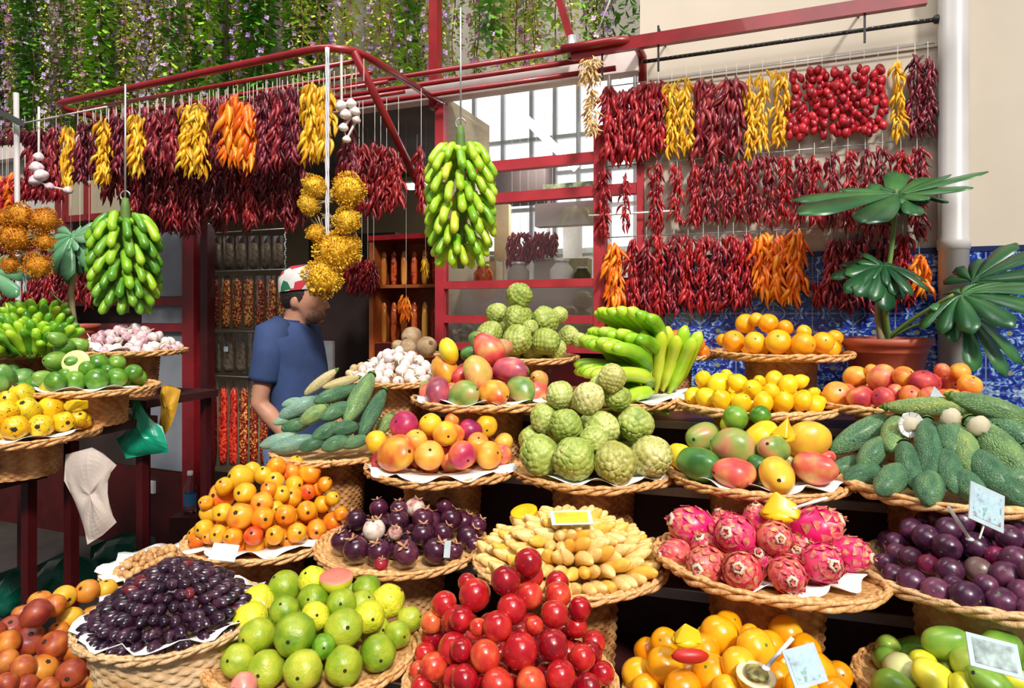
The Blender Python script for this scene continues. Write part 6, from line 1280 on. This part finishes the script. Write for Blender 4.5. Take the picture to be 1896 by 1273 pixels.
def pouch(u, v0, v1, w, fillm, label, grp, fill=.7, dc=.14, lab=False):
    c = PW(u, v0, CW+dc); s_ = c.y/F; W = w*s_; Hh = (v1-v0)*s_
    e = empty('spice_bag', c, label, 'bag', grp, rz=-R(YAW)+rs6.uniform(-.1, .1))
    mb = MB(); n = 8; vv = []
    for side in (-1, 1):
        for j in range(n+1):
            for i in range(n+1):
                x = (i/n-.5)*W; z = -Hh*j/n; b = math.sin(math.pi*i/n)*math.sin(math.pi*min(1, (j/n)**.7))*.018+.002*math.sin(i*3+j*2); vv.append((x, side*b, z))
    m_ = n+1; fs = [(s2*m_*m_+j*m_+i, s2*m_*m_+j*m_+i+1, s2*m_*m_+(j+1)*m_+i+1, s2*m_*m_+(j+1)*m_+i) for s2 in (0, 1) for j in range(n) for i in range(n)]
    mb.add(vv, fs); mb.build('clear_bag', M['plastic'], e, True)
    mb = MB(); mb.blob((0, 0, -Hh*(1-fill*.5)+.006), (W*.47, .014, Hh*fill*.49), 16, 14, lambda d: (d.x**4+d.y**4+d.z**4)**-.25*(1+nz(d, 3, .10, u))); mb.build('filling', fillm, e, True)
    if lab: mb = MB(); mb.box((0, -.022, -Hh*.4), (W*.4, .002, W*.4)); mb.build('label', M['tagw'], e)
for k in range(6): pouch(400+k*23, 436, 500, 24, M['packfill'], 'clear bag of brown herbs in the upper row of the hanging display', 'upper row of herb bags', .75)
for k in range(6): pouch(400+k*23, 616, 690, 24, M['packfill'], 'clear bag of brown herbs in the lower row of the hanging display' if k != 1 else 'clear herb bag with a small white label in the lower row', 'lower row of herb bags' if k != 1 else None, .75, lab=(k == 1))
for k in range(7): pouch(397+k*21, 510, 608, 21, M['packred'], 'long clear bag of small red and yellow chillies in the middle row', 'middle row of chilli bags', .92)
PBR = fm('bright_chilli_pack', [(.30, (.22, .006, .004)), (.5, (.58, .015, .01)), (.7, (.80, .10, .04))], 60, 1.0, .2, .35)
for k in range(8): pouch(394+k*19, 704, 862, 19, M['packred'] if k > 2 else PBR, 'long bag of dark red chillies below the hanging display' if k > 2 else 'long bag of bright red chillies below the hanging display', 'bottom row, dark red' if k > 2 else 'bottom row, bright red', .9)
# wooden cabinet with packets to the right of the doorway
cx0, cx1 = LX(690, 3.7), LX(812, 3.7); cz1 = LZ(750, 443, 3.7)
cab = empty('display_cabinet', OW, 'varnished wooden cabinet with red packets beside the red window', 'cabinet', rz=-R(YAW))
slab_ = slab(cx0, cx1, .60, .64, 0, cz1); slab_.build('back_panel', M['wood'], cab)
for x in (cx0, cx1): slab(x-.015, x+.015, .34, .62, 0, cz1).build('side_panel', M['wood'], cab)
slab(cx0-.02, cx1+.02, .33, .62, cz1, cz1+.03).build('top_board', M['red_paint'], cab)
shz = [LZ(750, v, 3.6) for v in (528, 640, 720)]
for z in shz: slab(cx0, cx1, .36, .60, z-.01, z+.01).build('shelf', M['wood'], cab)
M['packet'] = fm('red_packet', [(.3, (.12, .007, .005)), (.5, (.26, .013, .007)), (.7, (.55, .10, .02))], 50, .9, .5, .3); M['packet_y'] = fm('amber_packet', [(.3, (.52, .16, .02)), (.7, (.80, .42, .08))], 5, .9, .5, .3)
for r_, (z0, zt) in enumerate(((LZ(750, 526, 3.6), .22), (LZ(750, 638, 3.6), .26), (LZ(750, 718, 3.6), .18))):
    for k in range(12):
        x = cx0+.03+(cx1-cx0-.06)*k/11; mb = MB(); mb.blob((0, 0, zt*.38), (.018, .018, zt*.42), 14, 12, lambda d: (d.x**4+d.y**4+d.z**4)**-.25*(1+nz(d, 2, .12, k))); mb.blob((0, 0, zt*.8), (.018, .008, zt*.16), 8, 5)
        o = mb.build('spice_packet', M['packet'] if k % 4 else M['packet_y'], None, True); p = OW+DW*x-NW*(.44+.05*(k % 2)); o.location = (p.x, p.y, z0+.01+(.0)); 
        tag(o, f"{'red' if k % 4 else 'amber'} spice packet standing on the {['upper', 'middle', 'lower'][r_]} shelf of the wooden cabinet", 'packet', f"{'red' if k % 4 else 'amber'} packets, {['upper', 'middle', 'lower'][r_]} shelf")
chilli_string(752, 545, 602, 20, CW+.33, 'chi_or', 26, 22, 'small orange-red chilli string hanging before the wooden cabinet', 440); chilli_string(788, 478, 520, 14, CW+.30, 'chi_yel', 16, 20, 'small yellow chilli string hanging at the cabinet edge', 441)
for k in range(5):
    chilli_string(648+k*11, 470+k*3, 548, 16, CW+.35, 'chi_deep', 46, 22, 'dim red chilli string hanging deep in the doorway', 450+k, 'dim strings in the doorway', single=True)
# things behind the shop window
for k in range(6):
    chilli_string(948+k*15, 428, 500-k*4, 20, CW+.5, 'chi_brown', 50, 20, 'brown-red chilli string hanging behind the window pane', 460+k, 'strings behind the window', single=True)
def shopbox(name, u0, u1, v0, v1, c, d, mat, label, cat, group=None):
    mb = MB(); x0, x1 = LX(u0, c), LX(u1, c); y = (c-CW)*CY; mb.box(((x0+x1)/2, y+d/2, (LZ((u0+u1)/2, v0, c)+LZ((u0+u1)/2, v1, c))/2), (x1-x0, d, LZ(u0, v0, c)-LZ(u0, v1, c)))
    o = frame_obj(name, mb, mat); tag(o, label, cat, group); return o
shopbox('white_sign_box', 990, 1104, 374, 416, CW+.14, .08, M['white_metal'], 'blank white box hanging behind the window', 'box')
shopbox('white_column', 1042, 1070, 416, 640, CW+.9, .10, M['white_metal'], 'white column standing behind the window', 'column')
shopbox('dark_cabinet', 880, 1010, 300, 372, CW+1.0, .2, M['dark'], 'dark cabinet high behind the window', 'cabinet')
shopbox('flower_box', 1005, 1105, 338, 362, CW+.7, .1, simple('planted_box', (.42, .50, .30), .8, nscale=30, namt=.8), 'planter with green and pink flowers behind the window', 'planter')
fb = bpy.data.objects['flower_box']
for u_ in (1012, 1098): slab(LX(u_, CW+.7)-.008, LX(u_, CW+.7)+.008, .68, .70, 0, LZ(1050, 350, CW+.7)).build('leg', M['white_metal'], fb)
shopbox('wooden_plank', 915, 942, 380, 1040, CW+.8, .04, simple('pale_plank', (.42, .32, .18), .7, nscale=5, namt=.2), 'pale upright plank behind the window', 'plank')
shopbox('window_counter', 822, 1185, 528, 640, CW+.25, .4, M['grey_plaster'], 'pale counter behind the lower panes of the window', 'counter')
for k, (u, r, m) in enumerate(((850, 26, 'dark'), (895, 18, 'packet'), (960, 20, 'grey_plaster'), (1040, 22, 'white_metal'), (1078, 16, 'dark'))):
    c = PW(u, 520, CW+.40); s_ = c.y/F; mb = MB(); mb.lathe([(.001, -r*s_), (r*.8*s_, -r*s_), (r*s_, -r*.5*s_), (r*s_, r*.4*s_), (r*.6*s_, r*.9*s_), (r*.6*s_, r*1.1*s_)], 16); c.z = LZ(u, 528, CW+.25)+r*s_
    o = mb.build('glass_jar', M[m], None, True); o.location = c; tag(o, ['dark round jar leftmost behind the window', 'reddish jar behind the window', 'grey jar in the middle behind the window', 'white jar right of the middle behind the window', 'small dark jar at the right behind the window'][k], 'jar')
    mb = MB(); mb.lathe([(.001, r*1.25*s_), (r*.62*s_, r*1.25*s_), (r*.66*s_, r*1.2*s_), (r*.66*s_, r*1.05*s_)], 16); mb.build('lid', M['ban_l' if k == 1 else 'alu'], o, True)
for k in range(4):
    c = PW(905+k*55, 470, CW+.55)
    mb = MB(); mb.box((0, 0, 0), (.14, .1, .16)); o = mb.build('shop_carton', [M['beige_c'] if 'beige_c' in M else beige, M['white_metal'], M['grey_plaster'], beige][k]); o.location = (c.x, c.y, LZ(1000, 528, CW+.25)+.08); o.rotation_euler.z = -R(YAW); tag(o, ['first', 'second', 'third', 'fourth'][k]+' pale carton from left deep behind the window', 'carton')
# small bottle and electric box low at left
mb = MB(); mb.lathe([(.001, 0), (.033, 0), (.035, .02), (.035, .15), (.014, .20), (.014, .23)], 16); c = PW(352, 950, 3.05); o = mb.build('water_bottle', M['glass'], None, True); o.location = c; tag(o, 'small clear water bottle behind the papaya heap', 'bottle'); mb = MB(); mb.lathe([(.001, .25), (.016, .25), (.016, .225)], 12); mb.build('bottle_cap', M['white_metal'], o, True)
mb = MB(); mb.lathe([(.0355, .05), (.0355, .12)], 16); mb.build('bottle_label', simple('blue_label', (.05, .2, .4), .4), o, True)
mb = MB(); mb.box((0, 0, 0), (.16, .16, c.z)); o = mb.build('low_crate', M['dark_red'], None); o.location = (c.x, c.y, c.z/2); tag(o, 'dark red box carrying the water bottle', 'crate')
shopbox('socket_box', 262, 284, 890, 912, CW-.03, .03, M['white_metal'], 'small white socket box low on the dark red panel', 'socket')
# pinkish board with writing and metal shelf frame beside the man
o = shopbox('metal_shelf', 590, 616, 632, 1120, 3.42, .02, M['alu'], 'small metal shelf frame beside the man', 'shelf')

# ---------------------------------------------------------------- the man in the navy T-shirt
M['skin'] = simple('skin', (.56, .27, .17), .5, nscale=14, namt=.10); M['shirt'] = simple('navy_tshirt', (.030, .058, .16), .85, nscale=8, namt=.2, bmp=.2); M['hair'] = simple('dark_hair', (.018, .010, .007), .7, nscale=60, namt=.5, bmp=.5)
M['stubble'] = simple('stubble', (.26, .13, .085), .7, nscale=60, namt=.4); M['jeans'] = simple('blue_jeans', (.10, .16, .30), .8, nscale=30, namt=.2)
def capmat():
    m, t, b = nt('printed_cap'); b.inputs['Roughness'].default_value = .8; tc = N(t, 'ShaderNodeTexCoord'); v = N(t, 'ShaderNodeTexVoronoi', Scale=22.0); t.links.new(tc.outputs['Object'], v.inputs['Vector'])
    sp = N(t, 'ShaderNodeSeparateColor'); t.links.new(v.outputs['Color'], sp.inputs[0]); r_ = ramp(t, sp.outputs[0], [(0, (.70, .70, .66)), (.36, (.55, .03, .05)), (.62, (.02, .16, .08)), (.82, (.65, .62, .60))]); r_.node.color_ramp.interpolation = 'CONSTANT'; t.links.new(r_, b.inputs['Base Color']); return m
M['cap'] = capmat()
YM = 3.05; MC = P(549, 700, YM); MC.z = 0
man = empty('person', MC, 'man in a navy T-shirt and printed cap looking right beside the doorway', 'person', rz=-R(8))
man['label'] = 'man in a navy T-shirt and printed cap, seen in profile, looking right'
# body coordinates: x = the way he faces, y away from the viewer, z up; head height .235
zs = P(UH, 598, YM).z; ze = P(UH, 554, YM).z            # shoulder line, eye line
def body(mb):
    hz = ze; hx = .035
    def hf(d):
        k = 1.0
        if d.x > .3: k += .03*max(0, 1-abs(d.z)*1.6)
        if d.z < -.55 and d.x < .1: k -= .12
        return k
    mb.blob((hx, 0, hz+.012), (.098, .076, .118), 28, 20, hf)
    mb.blob((hx+.045, 0, hz-.062), (.052, .050, .055), 16, 12)          # jaw
    mb.blob((hx+.082, 0, hz-.098), (.020, .024, .018), 12, 8)           # chin
    mb.tube([(hx+.088, 0, hz+.012), (hx+.108, 0, hz-.014), (hx+.122, 0, hz-.036), (hx+.098, 0, hz-.044)], [.010, .013, .015, .012], 8)  # nose
    mb.blob((hx+.090, 0, hz-.062), (.016, .024, .007), 10, 6); mb.blob((hx+.088, 0, hz-.075), (.016, .022, .007), 10, 6)  # lips
    for s_ in (-1, 1):
        mb.blob((hx+.078, s_*.032, hz+.020), (.018, .022, .008), 10, 6)  # brow
        mb.blob((hx+.062, s_*.036, hz-.030), (.024, .018, .024), 10, 6)  # cheek
        mb.blob((hx-.012, s_*.076, hz-.012), (.018, .008, .030), 10, 8)  # ear
        mb.blob((hx-.002, s_*.080, hz-.006), (.006, .006, .020), 8, 6)
    mb.tube([(hx-.022, 0, hz-.03), (hx-.035, 0, hz-.10), (hx-.05, 0, zs+.00), (hx-.06, 0, zs-.06)], [.058, .056, .062, .08], 16)
    # trunk and legs
    def sec(z, cx, rx, ry): return (z, cx, rx, ry)
    S_ = [sec(zs+.0, -.03, .05, .09), sec(zs-.03, -.03, .085, .155), sec(zs-.09, -.01, .095, .185), sec(zs-.20, .006, .104, .178), sec(zs-.32, .018, .105, .165), sec(zs-.44, .022, .102, .158), sec(zs-.52, .01, .105, .17), sec(zs-.60, 0, .105, .17)]
    n = 24; vv = [(cx+rx*math.cos(2*math.pi*k/n), ry*math.sin(2*math.pi*k/n), z) for z, cx, rx, ry in S_ for k in range(n)]
    fs = [(i*n+k, i*n+(k+1) % n, (i+1)*n+(k+1) % n, (i+1)*n+k) for i in range(len(S_)-1) for k in range(n)]+[tuple(range(n)), tuple((len(S_)-1)*n+k for k in range(n))[::-1]]
    mb.add(vv, fs)
    for s_ in (-1, 1):
        mb.tube([(0, s_*.085, zs-.56), (.01, s_*.09, zs-.75), (.015, s_*.09, .50), (.0, s_*.09, .28), (0, s_*.09, .08)], [.095, .085, .060, .056, .040], 14)
        mb.tube([(-.03, s_*.09, .05), (.06, s_*.095, .035), (.16, s_*.10, .03)], [.04, .042, .03], 10)
def arm(mb, s_, elbow, wrist, hand):
    sh_ = Vector((-.035, s_*.175, zs-.055)); e, w = Vector(elbow), Vector(wrist)
    mb.blob(sh_-Vector((0, s_*.02, .02)), (.046, .040, .045), 14, 10); mb.tube([sh_, sh_.lerp(e, .35), sh_.lerp(e, .75), e, e.lerp(w, .25), e.lerp(w, .7), w], [.050, .047, .041, .039, .041, .033, .025], 14)
    d = (w-e).normalized(); hd = (Vector(hand)-w).normalized(); sd2 = hd.cross(Vector((0, s_, .2))).normalized()
    mb.tube([w, w+hd*.03, w+hd*.08], [.026, .034, .036], 10)
    for q in range(4):
        b0 = w+hd*.075+sd2*(q-1.5)*.019; l = (.065, .078, .072, .055)[q]; cu = Vector((.25, 0, -.3)); m1 = b0+hd*l*.5; mb.tube([b0, m1, m1+(hd+cu).normalized()*l*.5], [.0095, .009, .0075], 7)
    mb.tube([w+hd*.02-sd2*.02, w+hd*.05-sd2*.048, w+hd*.085-sd2*.055], [.013, .011, .009], 7)
mb = MB(); body(mb)
arm(mb, -1, (-.075, -.20, zs-.35), (.085, -.17, zs-.545), (.16, -.12, zs-.60)); arm(mb, 1, (-.03, .21, zs-.34), (.14, .17, zs-.50), (.22, .10, zs-.53))
o = mb.build('body', M['skin'], man, True); md = o.modifiers.new('r', 'REMESH'); md.mode = 'VOXEL'; md.voxel_size = .0075; md.use_smooth_shade = True; md = o.modifiers.new('s', 'SMOOTH'); md.factor = .5; md.iterations = 4
# clothes
mb = MB(); n = 28
S_ = [(zs+.018, -.030, .072, .082), (zs+.006, -.030, .082, .115), (zs-.022, -.025, .092, .190), (zs-.07, -.012, .108, .215), (zs-.13, 0, .114, .200), (zs-.20, .006, .120, .192), (zs-.32, .018, .122, .182), (zs-.44, .024, .124, .178), (zs-.55, .018, .130, .192), (zs-.62, .012, .132, .198)]
vv = []
for j, (z, cx, rx, ry) in enumerate(S_):
    for k in range(n):
        a = 2*math.pi*k/n; w_ = 1+.025*math.sin(a*5+z*14)*(1 if 2 < j else 0); vv.append((cx+rx*w_*math.cos(a), ry*w_*math.sin(a), z+(.012*math.cos(a) if j < 2 else 0)*-1))
mb.add(vv, [(i*n+k, (i+1)*n+k, (i+1)*n+(k+1) % n, i*n+(k+1) % n) for i in range(len(S_)-1) for k in range(n)])
for s_, el in ((-1, (-.075, -.20, zs-.35)), (1, (-.03, .21, zs-.34))):
    a = Vector((-.035, s_*.155, zs-.045)); e_ = Vector(el); mb.tube([a+Vector((.0, -s_*.06, .02)), a, a.lerp(e_, .3), a.lerp(e_, .64), a.lerp(e_, .70)], [.060, .080, .072, .066, .063], 18, cap=False)
o = mb.build('tshirt', M['shirt'], man, True); md = o.modifiers.new('t', 'SOLIDIFY'); md.thickness = .004
mb = MB(); mb.tube([(-.030+.073*math.cos(k*math.pi/12), .083*math.sin(k*math.pi/12), zs+.019-.012*math.cos(k*math.pi/12)) for k in range(24)], .004, 6, closed=True); mb.build('collar', M['shirt'], man, True)
mb = MB()
for s_ in (-1, 1): mb.tube([(0, s_*.085, zs-.54), (.01, s_*.09, zs-.75), (.015, s_*.09, .50), (.0, s_*.09, .10)], [.112, .098, .074, .07], 16)
mb.blob((.0, 0, zs-.57), (.125, .182, .10), 18, 10); mb.build('trousers', M['jeans'], man, True)
hx = .035
mb = MB(); mb.blob((hx-.012, 0, ze+.022), (.098, .082, .108), 24, 16); mb.v = [v for v in mb.v]
hair = mb.build('hair', M['hair'], man, True)
for v in hair.data.vertices:
    if v.co.z < ze-.045: v.co.z = ze-.045+(v.co.z-ze+.045)*.2; 
    if v.co.x > hx+.045: v.co.x = hx+.045
mb = MB(); nn_ = 28; prof = [(1.0, -.005), (1.02, .03), (1.0, .06), (.84, .094), (.5, .112), (.001, .118)]
vv = [(hx-.008+.108*r_*math.cos(2*math.pi*k/nn_), .090*r_*math.sin(2*math.pi*k/nn_), ze+.045+z+.10*(.108*r_*math.cos(2*math.pi*k/nn_))) for r_, z in prof for k in range(nn_)]
mb.add(vv, [(i*nn_+k, i*nn_+(k+1) % nn_, (i+1)*nn_+(k+1) % nn_, (i+1)*nn_+k) for i in range(len(prof)-1) for k in range(nn_)]); cap = mb.build('cap', M['cap'], man, True)
mb = MB(); mb.blob((hx+.135, 0, ze+.052), (.055, .06, .006), 16, 8); mb.build('cap_brim', M['cap'], cap, True)
mb = MB(); mb.blob((hx+.056, 0, ze-.076), (.050, .053, .040), 16, 12); mb.build('beard', M['stubble'], man, True)
mb = MB()
for s_ in (-1, 1): mb.blob((hx+.078, s_*.034, ze+.003), (.010, .012, .005), 10, 6)
mb.build('eyes', simple('eye_white', (.75, .72, .7), .3), man, True)
mb = MB()
for s_ in (-1, 1): mb.tube([(hx+.096, s_*.016, ze+.020), (hx+.092, s_*.036, ze+.026), (hx+.078, s_*.056, ze+.018)], .004, 6)
mb.build('eyebrows', M['hair'], man, True)
